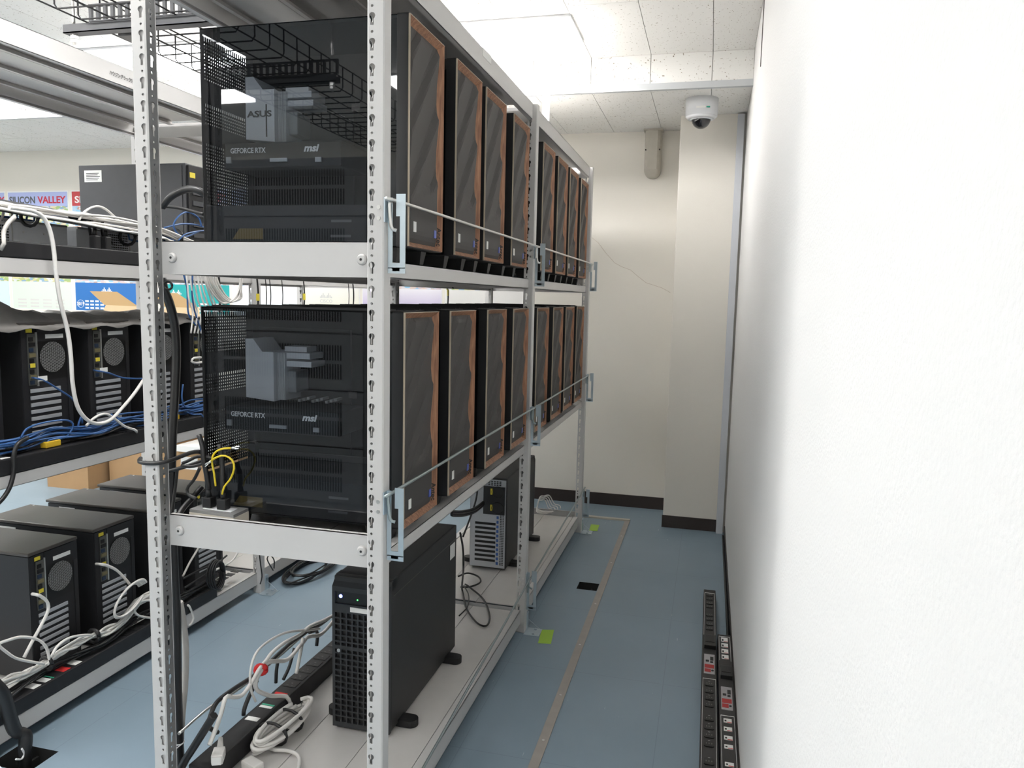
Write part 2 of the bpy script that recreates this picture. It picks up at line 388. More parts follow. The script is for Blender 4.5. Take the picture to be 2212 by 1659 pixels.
def post_mesh(h, s, liner=False):
    """C-section upright, web facing -Y at y=0, x from 0 (outer) to s*.041 (inner)"""
    bm = bmesh.new(); fl = bmesh.new(); th = .0018; w = .041; d = .035; n = int(h / PITCHK)
    zoff = .012
    for k in range(n):
        zc = zoff + PITCHK * k; z1 = zc + .013; z0 = zc - .0255; zs = zc - PITCHK + .013
        # web
        put = lambda x, z, q: (s * x, q * th / th, z)
        putw = lambda x, z, q: (s * x, q, z)
        if z0 > 0: ring_rect(bm, .029, zc, star(key_r, 0.003, .038, z0, z1, .029, zc, 20), 0.003, .038, z0, z1, putw, th)
        zc2 = zc - .0325
        if zs > 0: ring_rect(bm, .029, (zs + z0) / 2, star(lambda a: .0032, .003, .038, zs, z0, .029, (zs + z0) / 2, 8), .003, .038, zs, z0, putw, th)
        # inner flange
        putf = lambda y, z, q: (s * (w - q), y, z)
        if z0 > 0: ring_rect(fl, .019, zc, star(key_r, .003, d, z0, z1, .019, zc, 16), .003, d, z0, z1, putf, th)
        if zs > 0: ring_rect(fl, .019, (zs + z0) / 2, star(lambda a: .0032, .003, d, zs, z0, .019, (zs + z0) / 2, 8), .003, d, zs, z0, putf, th)
    zt = zoff + PITCHK * (n - 1) + .013; zb = zoff + .013 if False else 0
    sx = lambda a, b: (min(s * a, s * b), max(s * a, s * b))
    def b2(a, b, y0, y1, z0=0.0, z1=None): x = sx(a, b); box(bm, x[0], x[1], y0, y1, z0, z1 or zt)
    b2(0, th, .003, d)                       # outer flange
    b2(0, .024, d, d + th)
    b2(w - (.009 if s > 0 else .0025), w + .0005, d, d + .0016)    # return lip of inner flange
    if liner: b2(.012, .0375, .0055, .0070)     # liner strip behind the keyholes
    # rounded corners of the section
    prism(bm, [(s * 0, .003), (s * .003, 0), (s * .0045, .0015), (s * .0015, .0045)], 'Z', 0, zt)
    prism(bm, [(s * w, .003), (s * (w - .003), 0), (s * (w - .0045), .0015), (s * (w - .0015), .0045)], 'Z', 0, zt)
    zf = zoff - .0255 if zoff - .0255 > 0 else zoff + PITCHK - PITCHK + .013
    b2(.003, .038, 0, th, 0, .030); b2(w - th, w, .003, d, 0, .030)
    box(bm, *sx(0.0, w), 0, d, 0, .003)
    bmesh.ops.remove_doubles(bm, verts=bm.verts, dist=1e-6); bmesh.ops.remove_doubles(fl, verts=fl.verts, dist=1e-6)
    return finish(bm), finish(fl)
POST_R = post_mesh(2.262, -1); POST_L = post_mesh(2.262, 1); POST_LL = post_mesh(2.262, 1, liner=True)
# ------------------------------------------------------------------ steel racks
def rack(name, label, xf, xb, Y, levels, guard, endtop):
    """xf = face X of the aisle side, xb = far face; Y = post stations; levels = (beam z0, z1)"""
    t = thing(name, label, 'shelf rack', ((xf + xb) / 2, (Y[0] + Y[-1]) / 2, 0))
    cx, cy = (xf + xb) / 2, (Y[0] + Y[-1]) / 2
    def part(n, b, m=RACK, par=None, lab=None):
        if isinstance(b, bmesh.types.BMesh): bmesh.ops.translate(b, verts=b.verts, vec=(-cx, -cy, 0))
        return obj(n, b, m, par or t, lab)
    for y in Y:
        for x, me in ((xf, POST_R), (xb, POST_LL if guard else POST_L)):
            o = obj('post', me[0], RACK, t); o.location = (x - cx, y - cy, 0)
            obj('inner_flange', me[1], FLANGEG if me is POST_LL else RACK, o)  # lined left posts get a darker, metallic grey inner flange
    for li, (z0, z1) in enumerate(levels):
        for y0, y1 in zip(Y, Y[1:]):
            ya, yb_ = y0 + .037, y1 + .0
            for x, s in ((xf - .02, -1), (xb + .02, 1)):
                b = bmesh.new()
                a = sorted((x, x + s * .0016)); box(b, a[0], a[1], ya, yb_, z0, z1)
                a = sorted((x, x + s * .030)); box(b, a[0], a[1], ya, yb_, z1 - .0016, z1)
                a = sorted((x, x + s * .018)); box(b, a[0], a[1], ya, yb_, z0, z0 + .0016)
                a = sorted((x + s * .004, x + s * .016)); box(b, a[0], a[1], ya, yb_, z0 + .012, z0 + .016)
                part('side_beam', b)
            # deck of steel planks with folded lips
            npl = 3; x0, x1 = xb + .052, xf - .052; w = (x1 - x0) / npl
            for i in range(npl):
                b = bmesh.new(); xa, xc = x0 + i * w + .0012, x0 + (i + 1) * w - .0012
                box(b, xa, xc, ya + .01, yb_ - .012, z1 - .006, z1 - .002)
                box(b, xa, xa + .002, ya + .01, yb_ - .012, z1 - .02, z1 - .006); box(b, xc - .002, xc, ya + .01, yb_ - .012, z1 - .02, z1 - .006)
                box(b, xa, xa + .014, ya + .01, yb_ - .012, z1 - .022, z1 - .020); box(b, xc - .014, xc, ya + .01, yb_ - .012, z1 - .022, z1 - .020)
                part('shelf_plank', b, RACKD)
        for k, y in enumerate(Y):
            # end beams: tall angle with two pressed studs
            yy = y + .0365; e0, e1 = z0 - .001, z0 + endtop
            if k == 0 or k == len(Y) - 1:
                f = BX(xb + .0415, xf - .0415, yy, yy + .0018, e0, e1); box(f, xb + .0415, xf - .0415, yy, yy + .012, e1 - .002, e1)
                eb = part('end_beam', f)
                for x in (xb + .070, xf - .070):
                    s_ = BX(0, 0, 0, 0, 0, 0) if False else bmesh.new()
                    cyl(s_, (x, yy, (e0 + e1) / 2 + .0), (x, yy - .007, (e0 + e1) / 2), .0135, n=16, r2=.009)
                    part('stud', s_, RACK, eb)
                    part('stud_hole', CY((x, yy - .0069, (e0 + e1) / 2), (x, yy - .0074, (e0 + e1) / 2), .0032, n=10), INK, eb)
            else:
                part('end_beam', BX(xb + .0415, xf - .0415, yy, yy + .0018, e0, z1 - .007))
    # galvanised foot anchors on the aisle side
    for y in Y:
        b = bmesh.new(); x = xf
        box(b, x - .02, x + .004, y + .036, y + .062, .0, .075); box(b, x, x + .068, y - .02, y + .055, 0, .003)
        quad(b, [(x + .002, y + .05, .045), (x + .058, y + .05, .003), (x + .058, y + .053, .003), (x + .002, y + .053, .045)])
        for dy in (-.008, .04): cyl(b, (x + .04, y + dy, .003), (x + .04, y + dy, .009), .006, n=6)
        part('foot_anchor', b, ZINC)
    # zinc guard brackets and restraining bars in front of every level
    for zg in guard:
        for k, y in enumerate(Y):
            b = bmesh.new(); x = xf; yp = y + .018
            box(b, x - .002, x + .002, y - .0 + .002, y + .034, zg - .05, zg + .004)       # mounting plate on the post
            # slotted plate standing out from the post
            box(b, x + .002, x + .013, yp, yp + .002, zg - .152, zg + .005); box(b, x + .031, x + .044, yp, yp + .002, zg - .152, zg + .013)
            box(b, x + .013, x + .031, yp, yp + .002, zg - .158, zg - .140); box(b, x + .022, x + .031, yp, yp + .002, zg - .036, zg + .013)
            box(b, x + .002, x + .044, yp, yp + .002, zg - .163, zg - .150)
            br = part('guard_bracket', b, ZINC)
            sb = bmesh.new()
            for dz in (-.018, -.042): cyl(sb, (x - .012, y - .002, zg + dz), (x - .012, y + .0, zg + dz), .005, n=6)
            part('bolt', sb, STEEL, br)
        for bi, (y0, y1) in enumerate(zip(Y, Y[1:])):
            x = xf + .010; za, zb_ = (zg, zg) if zg > .3 else ((.150, .236), (.236, .284))[bi]
            zm = (za + zb_) / 2
            part('guard_bar', TB([(x + .014, y0 + .016, za - .068 if zg > .3 else za - .04), (x + .003, y0 + .012, za - .06 if zg > .3 else za - .03), (x - .002, y0 + .012, za - .014), (x, y0 + .018, za - .004), (x + .004, y0 + .04, za),
                                  (x + .004, (y0 + y1) / 2, zm), (x + .004, y1 - .03, zb_), (x + .002, y1 - .012, zb_ - .004), (x, y1 - .006, zb_ - .016), (x, y1 - .004, zb_ - .05)], .004, n=8, seg=4), BARZ if zg < 1.5 else STEEL)
    return t
DECK = [.100, .828, 1.527, 2.228]
YA = [0, 1.5, 3.0]; YBK = [.05, 1.55, 3.05]
rackA = rack('steel_rack', 'off-white perforated steel rack along the white wall, full of wood-trimmed PC towers', 0.0, -.65, YA,
             [(.039, .100), (.794, .828), (1.488, 1.527), (2.166, 2.228)], [.262, .988, 1.660], .081)
rackB = rack('steel_rack', 'off-white perforated steel rack across the aisle, loaded with black towers and tangled cables', -1.325, -1.985, YBK,
             [(.039, .100), (.834, .874), (1.487, 1.536), (2.165, 2.232)], [], .081)
# lettering on the top beam
T = thing('rack_brand_label', 'small dark Japanese lettering on the top beam of the cable-filled rack', 'lettering')
p0 = P(236, 152, 'X', -1.3435); p1 = P(285, 168, 'X', -1.3435)
T.location = (-1.3435, p0.y, p0.z - .012)
text('lettering', 'ハウジングラック3', .017, INK, T, frame((0, 0, 0), (0, 1, 0), (0, 0, 1)), width=(p1 - p0).length, depth=.0003)
T['label'] = 'small dark Japanese lettering printed on the top beam of the cable-filled rack'
T = thing('rack_brand_label', 'small pale lettering sticker on the top beam of the rack by the white wall', 'lettering')
p0 = P(1043, 108, 'X', -.018); p1 = P(1062, 128, 'X', -.018); T.location = (-.0196, p0.y, p0.z - .012)
obj('sticker', BX(0, .0006, 0, abs(p1.y - p0.y), -.004, .022), PAPER, T)
# ------------------------------------------------------------------ wood-fronted PC towers
def front_relief():
    bm = bmesh.new(); y0, y1, z0, z1 = .016, .2225, .051, .564; ny, nz = 20, 48; V = []
    for i in range(nz + 1):
        row = []
        for j in range(ny + 1):
            v = j / ny; y = y0 + (y1 - y0) * v; z = z0 + (z1 - z0) * i / nz
            ph = (z - 1.25 * (y - y0)) / .165
            f = ph - math.floor(ph)
            h = .012 * (f / .82 if f < .82 else (1 - f) / .18)
            lo = .150 + .25 * (y - y0)
            k = min(1, max(0, (z - lo) / .02)); h = h * k + .009 * (1 - k)
            e = min(1, (z - z0) / .03, (z1 - z) / .018); e = math.sqrt(max(e, 0)); ey = min(1, (1 - v) / .06 + .25, v / .05 + .2)
            row.append(bm.verts.new((-.0145 + h * e * min(1, ey), y, z)))
        V.append(row)
    for i in range(nz):
        for j in range(ny): bm.faces.new((V[i][j], V[i][j + 1], V[i + 1][j + 1], V[i + 1][j]))
    return bm
def trim(k):
    O = [(0, .003, .040), (0, .242, .040), (0, .242, .577), (0, .003, .577)]; I = [(-.015, .018, .053), (-.015, .2215, .053), (-.015, .2215, .563), (-.015, .018, .563)]
    bm = bmesh.new(); a, b = k, (k + 1) % 4
    off = Vector((-.006, 0, 0))
    q = [Vector(O[a]), Vector(O[b]), Vector(I[b]), Vector(I[a])]
    A = [bm.verts.new(p) for p in q]; B = [bm.verts.new(p + off) for p in q]
    bm.faces.new(A); bm.faces.new(B[::-1])
    for i in range(4): bm.faces.new((A[i], B[i], B[(i + 1) % 4], A[(i + 1) % 4]))
    return bm
EDGE = mat('cream_edging', (0.50, 0.42, 0.32), 0.5)
def make_case(open_side):
    t = thing('tower_computer', 'x', 'computer', group='wood-trimmed towers on the rack by the white wall')
    d, w, z0, z1 = -.57, .245, .038, .580
    if open_side:
        b = bmesh.new()
        box(b, d, -.03, w - .012, w, z0, z1); box(b, d, -.03, 0.004, w, z1 - .010, z1); box(b, d, -.03, .004, w, z0, z0 + .004)
        box(b, -.075, -.03, .006, w, z0, z1)
        obj('chassis', b, INNER, t)
        # PSU shroud (fine mesh) and its stickers
        b = BX(d + .004, -.075, .010, w - .012, z0 + .004, .140)
        sh = obj('power_supply_shroud', b, mat('shroud_mesh', (0.030, 0.032, 0.036), 0.75, spec=0.2, bump=(1500, 0.5, 0.0006)), t)
        obj('sticker', PR([(-.490, .056), (-.402, .056), (-.402, .083), (-.470, .083)], 'Y', .0086, .0094), GOLD, sh)
        obj('slot_mark', BX(-.210, -.155, .0086, .0094, .098, .104), mat('faint_grey', (0.12, .12, .13), .5), sh)
        obj('slot_mark', BX(-.212, -.157, .0086, .0094, .061, .067), mat('faint_grey', (0.12, .12, .13), .5), sh)
        # perforated rear wall
        b = bmesh.new(); yA, yB = .012, .20; zA, zB = .145, .565
        for (za, zb) in ((.145, .30), (.345, .40), (.455, .565)):
            n = int((zb - za) / .0085)
            for i in range(n):
                box(b, d, d + .0012, yA, yB, za + i * .0085, za + i * .0085 + .0050)
            for j in range(21): y = yA + j * .009; box(b, d, d + .0012, y, y + .0054, za, zb)
        box(b, d, d + .0015, yA - .01, yB + .034, .30, .345); box(b, d, d + .0015, yA - .01, yB + .034, .40, .455)
        box(b, d, d + .0015, yA - .01, yA, z0, z1); box(b, d, d + .0015, yB, yB + .034, z0, z1)
        obj('rear_grille', b, BLKM, t)
        mb = obj('motherboard', BX(-.545, -.255, w - .020, w - .012, .165, .520), mat('pcb_black', (0.010, 0.012, 0.013), 0.8, spec=0.12), t)
        a = obj('io_shroud', PR([(-.522, .330), (-.436, .322), (-.436, .458), (-.470, .458), (-.498, .492), (-.522, .492)], 'Y', .125, w - .02), ASUSW, mb)
        text('lettering', 'ASUS', .022, INK, a, frame((-.517, .1246, .388), (1, 0, 0), (0, 0, 1)), width=.074, bold=.0006)
        obj('heatsink_line', BX(-.462, -.458, .1244, .1252, .335, .42), INK, a)
        b = bmesh.new()
        for i in range(7): box(b, -.433 + i * .0035, -.4315 + i * .0035, .140, w - .02, .325, .455)
        obj('heatsink_fins', b, ASUSW, mb)
        b = BX(-.430, -.340, .150, w - .02, .440, .456); box(b, -.430, -.335, .150, w - .02, .418, .433); box(b, -.428, -.36, .17, w - .02, .458, .472)
        obj('memory_heatsink', b, ASUSW, mb)
        obj('cpu_block', BX(-.428, -.385, .155, w - .02, .345, .405, bev=.004), mat('block_grey', (0.3, 0.32, 0.34), 0.35), mb)
        b = bmesh.new()
        for i in range(9): box(b, -.400 + .014 * i, -.392 + .014 * i, .19, w - .02, .315 + .004 * (i % 3), .322 + .004 * (i % 3))
        obj('connectors', b, mat('connector_grey', (0.35, 0.36, 0.36), 0.5), mb)
        g = obj('graphics_card', BX(-.552, -.215, .072, w - .02, .245, .310, bev=.004), GPUM, t)
        text('lettering', 'GEFORCE RTX', .0185, LOGO, g, frame((-.535, .0716, .284), (1, 0, 0), (0, 0, 1)), width=.104, bold=.0003)
        text('lettering', 'msi', .025, LOGO, g, frame((-.320, .0716, .284), (1, 0, 0), (0, 0, 1)), width=.044, bold=.0009, shear=.25)
        b = BX(-.545, -.53, .066, .0715, .258, .274); box(b, -.415, -.365, .066, .0715, .259, .268); box(b, -.285, -.268, .066, .0715, .256, .268)
        obj('fan_gap_highlight', b, mat('gpu_silver', (0.45, 0.47, 0.5), .35, .4), g)
        obj('vent_panel', BX(-.545, -.08, w - .026, w - .021, .145, .163), BLKM, t)
        obj('latch', BX(-.150, -.128, .0, .0015, .362, .378), BLACK, t)
    else:
        obj('chassis', BX(d, -.03, .006, w, z0, z1), BLKM, t)
    obj('glass_panel', BX(d + .002, -.032, 0.0, .0035, z0 + .002, z1 - .004), GLASS, t)
    b = bmesh.new()
    for q in ((0, w, z0, z0 + .004), (0, w, z1 - .004, z1), (0, .0035, z0, z1), (w - .0035, w, z0, z1)): box(b, -.032, -.004, q[0], q[1], q[2], q[3])
    box(b, -.034, -.03, .003, w - .003, z0 + .003, z1 - .003)
    obj('front_bezel', b, BLACK, t)
    obj('edging', box(BX(-.004, .0005, .001, .0028, .040, .577), -.004, .0005, .001, .243, .577, .5785), EDGE, t)
    for k in range(4):
        o = obj('wood_trim', trim(k), WOOD, t)
        if k == 1:
            nrm = Vector((.0205, -.015, 0)).normalized(); yy = Vector((.015, .0205, 0)).normalized()
            text('lettering', 'Antec', .020, INK, o, frame(Vector((-.0115, .2265, .104)) + nrm * .0006, (0, 0, -1), yy), width=.050, bold=.0004)
    fm = obj('front_mesh', front_relief(), MESHF, t)
    obj('sticker', BX(-.0070, -.0042, .044, .061, .078, .103), PAPER, fm)
    obj('sticker', BX(-.0070, -.0040, .190, .204, .074, .094), BLUS, fm)
    b = BX(d + .01, -.04, .012, w - .012, z1, z1 + .002)
    for y in (.02, .06, .185, .225): box(b, d + .02, -.05, y, y + .004, z1 + .002, z1 + .005)
    obj('top_filter', b, BLKM, t)
    for x in (-.075, -.50):
        for y in (.030, .190):
            bb = bmesh.new(); A = [(x - .045, y - .004), (x + .035, y - .004), (x + .035, y + .034), (x - .045, y + .034)]; B_ = [(x - .038, y + .003), (x + .028, y + .003), (x + .028, y + .027), (x - .038, y + .027)]
            va = [bb.verts.new((*p, z0)) for p in A]; vb = [bb.verts.new((*p, 0)) for p in B_]
            bb.faces.new(va); bb.faces.new(vb[::-1])
            for i in range(4): bb.faces.new((va[i], vb[i], vb[(i + 1) % 4], va[(i + 1) % 4]))
            obj('foot', bb, BLACK, t)
    return t
caseO = make_case(True); caseC = make_case(False)
UP = [.146, .493, .785, 1.137, 1.645, 1.973, 2.285, 2.625]; LO = [.126, .466, .845, 1.192, 1.603, 1.955, 2.278, 2.610]
usedO = usedC = False
for ys_, zz, sh in ((UP, DECK[2], 'upper'), (LO, DECK[1], 'lower')):
    for i, y in enumerate(ys_):
        src = caseO if i == 0 else caseC
        lab = ('wood-trimmed tower with smoked glass side showing its parts, on the %s loaded shelf' % sh) if i == 0 else \
              ('wood-trimmed black PC tower on the %s loaded shelf, %s' % (sh, ORD[7 - i]))
        first = (i == 0 and not usedO) or (i == 1 and not usedC)
        if first:
            src.location = (0, y, zz); src['label'] = lab
            if i == 0: usedO = True
            else: usedC = True
        else: dup(src, (0, y, zz), lab)
# ------------------------------------------------------------------ servers on the bottom shelf
def make_server():
    """4U tower server, front face at y=0 looking to -Y, x 0..w, z 0..h (feet included)"""
    t = thing('tower_server', 'x', 'server')
    w, L, h, f = .190, .628, .492, .010
    b = BX(0, w, .012, L, f, h, bev=.006); body = obj('body', b, mat('server_side_steel', (0.028, 0.027, 0.027), 0.5, noise=(60, .08)), t)
    obj('cover_seam', box(BX(w - .0004, w + .0006, .03, L - .004, h - .052, h - .0505), .002, w - .002, .03, .0315, h - .0002, h + .0006), mat('seam_grey', (0.12, 0.11, 0.10), .5), body)
    obj('sticker', BX(w, w + .0007, L - .075, L - .022, h - .115, h - .060), PAPER, body)
    # front bezel: frame, control strip and square-holed grille
    b = BX(0, .009, 0, .014, f, h - .03); box(b, w - .009, w, 0, .014, f, h - .03); box(b, .009, w - .009, 0, .014, f, f + .016)
    box(b, .009, w - .009, 0, .014, h - .112, h - .085); box(b, .009, w - .009, .0, .014, h - .045, h - .03)
    prism(b, [(0, h - .03), (.028, h), (.06, h), (.06, h - .03)], 'X', 0, w)
    BZ = mat('bezel_charcoal', (.028, .030, .033), .45); bz = obj('bezel', b, BZ, t)
    obj('control_strip', BX(.009, w - .009, .006, .014, h - .085, h - .045), SOCK, bz)
    obj('power_light', CY((.026, .0058, h - .062), (.026, .0045, h - .062), .0055, n=12), LEDB, bz)
    obj('status_light', CY((.082, .0058, h - .068), (.082, .005, h - .068), .0022, n=8), LEDG, bz)
    obj('nameplate', BX(.060, .128, -.0006, .0006, h - .106, h - .091), PAPER, bz)
    obj('grille_backing', BX(.009, w - .009, .013, .016, f + .016, h - .112), SOCK, bz)
    b = bmesh.new(); zt, zb = h - .112, f + .016
    for i in range(1, 9): x = .009 + i * (w - .018) / 9; box(b, x - .0022, x + .0022, 0, .012, zb, zt)
    for i in range(1, 19): z = zb + i * (zt - zb) / 19; k = .0022 if i != 13 else .006; box(b, .009, w - .009, .0005, .0125, z - k, z + k)
    obj('grille', b, BZ, bz)
    obj('lock', CY((.021, -.001, f + .016 + (zt - zb) * .655), (.021, .003, f + .016 + (zt - zb) * .655), .0055, n=12), STEEL, bz)
    # swing-out feet
    for y in (.09, L - .10):
        for x, s in ((w, 1), (0, -1)):
            bb = bmesh.new(); poly = []
            for i in range(9): a = -math.pi / 2 + math.pi * i / 8; poly.append((x + s * (.034 + .024 * math.cos(a)), y + .024 * math.sin(a)))
            poly += [(x - s * .01, y + .024), (x - s * .01, y - .024)]
            prism(bb, poly, 'Z', 0, .022); obj('foot', bb, BLACK, t)
    return t
sv = make_server(); sv.location = (-.363, .442, DECK[0]); sv['label'] = 'black tower server with square-holed front and glowing blue power light'; sv['group'] = 'tower servers on the bottom shelf'
def rear_server():
    t = dup(sv, (-.385 + .18, 2.560, DECK[0]), 'tower server turned round, silver rear with black power supplies', rotz=math.pi)
    t.scale = (1, .985, .95)
    return t
rs = rear_server()
for c in list(rs.children):
    if c.name.startswith('bezel'): pass
# rear panel of the turned server, built in its own frame (local y = L is the rear)
w, L, h = .190, .628, .492
pn = obj('rear_panel', BX(.006, w - .004, L, L + .004, .014, h - .01), TERM, rs)
# local x runs from right to left as seen from behind
b = bmesh.new()
for i in range(9):
    z = .045 + i * .0245
    box(b, .055, .160, L + .0035, L + .0052, z, z + .0125)
obj('slot_opening', b, SOCK, pn)
for i in range(11):
    obj('blue_tab', BX(.040, .050, L + .004, L + .007, .032 + i * .0245, .046 + i * .0245), mat('tab_blue', (0.05, 0.12, 0.4), .4), pn)
b = bmesh.new()
for i in range(30):
    for j in range(3): box(b, .014 + j * .007, .0185 + j * .007, L + .0035, L + .0048, .03 + i * .009, .0355 + i * .009)
obj('vent_holes', b, SOCK, pn)
psu = obj('power_supply', BX(.010, .118, L + .002, L + .012, .300, h - .045), BLACK, rs)
obj('yellow_tag', BX(.070, .082, L + .012, L + .0126, .32, .352), YLAB, psu); obj('yellow_tag', BX(.070, .082, L + .012, L + .0126, .405, .437), YLAB, psu)
for z in (.336, .42): obj('fan', TB([(.045 + .03 * math.cos(a * math.tau / 16), L + .0125, z + .03 * math.sin(a * math.tau / 16)) for a in range(17)], .0018, n=4, seg=1), SOCK, psu)
b = bmesh.new()
for i in range(5):
    for j in range(3): box(b, .03 + i * .014, .04 + i * .014, L + .0035, L + .0048, h - .04 + j * .009, h - .034 + j * .009)
obj('vent_holes', b, SOCK, pn)
# ------------------------------------------------------------------ black power strip on the bottom shelf
def strip(name, label, p0, p1, wd, ht, group=None, outlets=0, start=.3, pitch=.045, marks=()):
    p0, p1 = Vector(p0), Vector(p1); d = p1 - p0; L = d.length
    t = thing(name, label, 'power strip', p0, math.atan2(d.y, d.x) - math.pi / 2, group)
    obj('housing', BX(-wd / 2, wd / 2, 0, L, 0, ht, bev=.004), BLKM, t)
    for i in range(outlets):
        y = start + i * pitch
        b = BX(-wd * .34, wd * .34, y, y + pitch * .72, ht, ht + .0016)
        o = obj('outlet', b, BLACK, t)
        c = BX(-wd * .2, -wd * .1, y + .008, y + .011, ht + .0016, ht + .002); box(c, wd * .05, wd * .15, y + .008, y + .011, ht + .0016, ht + .002); box(c, -wd * .05, wd * .05, y + .02, y + .026, ht + .0016, ht + .002)
        obj('contact_slot', c, mat('slot_grey', (.09, .09, .09), .5), o)
    for y, l, m in marks: obj('label', BX(-wd * .32, wd * .32, y, y + l, ht, ht + .0008), m, t)
    return t
strip('power_strip', 'long black power strip on the bottom shelf under white cables', (-.572, .075, DECK[0]), (-.555, 1.32, DECK[0]), .066, .062, 'power strips on the racks', 16, .45, .05,
      ((.24, .020, PAPER), (.315, .012, PAPER), (.330, .007, mat('green_print', (.05, .4, .25), .5)), (.40, .012, REDM)))
for X0, Z, lab, y0, y1, mk in ((-1.372, 1.536, 'black power strip along the third shelf edge of the cable-filled rack', .105, 1.50, ()),
                           (-1.372, .874, 'black power strip along the second shelf edge of the cable-filled rack', .105, 1.46, ((.05, .03, PAPER), (.12, .03, PAPER))),
                           (-1.372, .100, 'black power strip along the bottom shelf edge of the cable-filled rack', .105, 1.24, ((.19, .03, PAPER), (.235, .03, PAPER), (.26, .012, mat('green_print', (.05, .4, .25), .5)), (.31, .03, REDM), (.36, .03, PAPER)))):
    strip('power_strip', lab, (X0, y0, Z), (X0, y1, Z), .058, .050, 'power strips on the racks', 16, .55, .05, mk)
# ------------------------------------------------------------------ black towers on the cable-filled rack
def make_tower():
    """rear panel at x=0 facing +X; y 0..W; z 0..H; body runs to -x"""
    t = thing('tower_computer', 'x', 'computer'); W_, H_, D_ = .205, .457, .495
    obj('body', BX(-D_, -.002, 0, W_, .012, H_ - .014), BLKM, t)
    tp = obj('top_cover', BX(-D_ - .012, 0, -.002, W_ + .002, H_ - .012, H_, bev=.004), TOPB, t)
    obj('corner_screw', CY((-D_ + .02, W_ - .012, H_), (-D_ + .02, W_ - .012, H_ + .0014), .004, n=8), STEEL, tp)
    for x in (-.05, -D_ + .06):
        for y in (.02, W_ - .04): obj('foot', BX(x - .015, x + .015, y, y + .02, 0, .012), RUBBER, t)
    r = obj('rear_frame', box(box(BX(-.003, 0, .002, .022, .014, H_ - .014), -.003, 0, .064, W_ - .002, .394, H_ - .014), -.003, 0, .186, W_ - .002, .014, .375), BLKM, t)
    io = obj('io_plate', BX(-.006, .001, .026, .062, .248, .420), mat('io_plate_steel', (.16, .16, .15), .4, .6), t)
    random.seed(3)
    for i in range(9):
        z = .252 + i * .018; c = (.25, .22, .12) if i % 4 == 1 else (.03, .05, .09) if i % 3 == 0 else (.02, .02, .02)
        obj('port', BX(.001, .004, .030, .046 + .008 * (i % 2), z, z + .013), mat('port_%d' % (i % 12), c, .4, .4), io)
    obj('bracket_edge', BX(-.002, .003, .059, .0635, .244, .425), STEEL, io)
    for i in range(7):
        z = .082 + i * .0235
        s = obj('slot_cover', BX(-.002, .002, .030, .152, z, z + .0125, bev=.0012), TERM, t)
    # fan grille: hexagon-style mesh over a ring
    b = bmesh.new(); yc, zc, R = .125, .338, .052
    for i in range(-6, 7):
        dd = i * .0083; q = math.sqrt(max(R * R - dd * dd, 0))
        if q > .008:
            for a in (0, math.pi / 3, -math.pi / 3):
                c, s = math.cos(a), math.sin(a)
                p = lambda k: (.0005, yc + c * dd - s * k, zc + s * dd + c * k)
                cyl(b, p(-q), p(q), .0011, n=4)
    obj('fan_grille', b, mat('grille_grey', (.28, .28, .28), .4, .3), t)
    b = bmesh.new()
    for i in range(7):
        a = math.tau * i / 7; quad(b, [(-.012, yc + .016 * math.cos(a), zc + .016 * math.sin(a)), (-.022, yc + .05 * math.cos(a), zc + .05 * math.sin(a)), (-.012, yc + .05 * math.cos(a + .6), zc + .05 * math.sin(a + .6)), (-.008, yc + .016 * math.cos(a + .7), zc + .016 * math.sin(a + .7))])
    cyl(b, (-.02, yc, zc), (-.006, yc, zc), .018, n=16)
    obj('fan', b, SOCK, t)
    obj('recess', BX(-.004, -.0019, .064, .186, .262, .394), SOCK, t)
    obj('sticker', BX(0, .0008, .098, .172, .402, .416), PAPER, r); obj('sticker', BX(0, .0008, .022, .046, .424, .437), YLAB, r); obj('sticker', BX(.004, .0046, .030, .050, .308, .322), YLAB, io)
    obj('sticker', BX(-.44, -.36, -.0006, .0006, .405, .432), PAPER, t)
    return t
tw = make_tower(); XT = -1.462; first = True
NM = ['next to the rack end', 'second from the rack end', 'third from the rack end', 'fourth from the rack end', 'beside the middle post']
for Z, ys_, nm in ((DECK[0] , (.118, .400, .683, .966, 1.249), 'bottom'), (.874, (.130, .410, .690, .970, 1.250), 'second')):
    for i, y in enumerate(ys_):
        if nm == 'bottom' and i == 0: continue
        lab = 'black tower PC, back outward, %s shelf across the aisle, %s' % (nm, NM[i])
        if first: tw.location = (XT, y, Z); tw['label'] = lab; tw['group'] = 'black towers on the cable-filled rack'; first = False
        else: dup(tw, (XT, y, Z), lab)
# dark grey tower on the third shelf
t = thing('tower_computer', 'dark grey tower with a paper side label, on the third shelf across the aisle', 'computer', (-1.46, 1.255, 1.536))
obj('body', BX(-.548, -.004, 0, .21, .010, .448, bev=.004), DGREY, t)
obj('side_panel', BX(-.540, -.020, -.003, .0, .02, .438), DGREY, t)
obj('paper_label', BX(-.515, -.425, -.004, -.003, .375, .425), PAPER, t)
for i in range(5): obj('print_line', BX(-.505, -.445 + .006 * (i % 3), -.0046, -.004, .383 + i * .007, .3855 + i * .007), INK, t)
rr = obj('rear_panel', BX(-.004, .006, .01, .2, .02, .44), BLACK, t); obj('sticker', BX(.006, .0068, .015, .05, .39, .412), YLAB, rr)
for i in range(7): obj('vent_bar', BX(.006, .010, .03, .18, .05 + i * .045, .07 + i * .045), DGREY, rr)
for x in (-.5, -.06):
    for y in (.03, .18): obj('foot', CY((x, y, 0), (x, y, .010), .014, n=10), RUBBER, t)
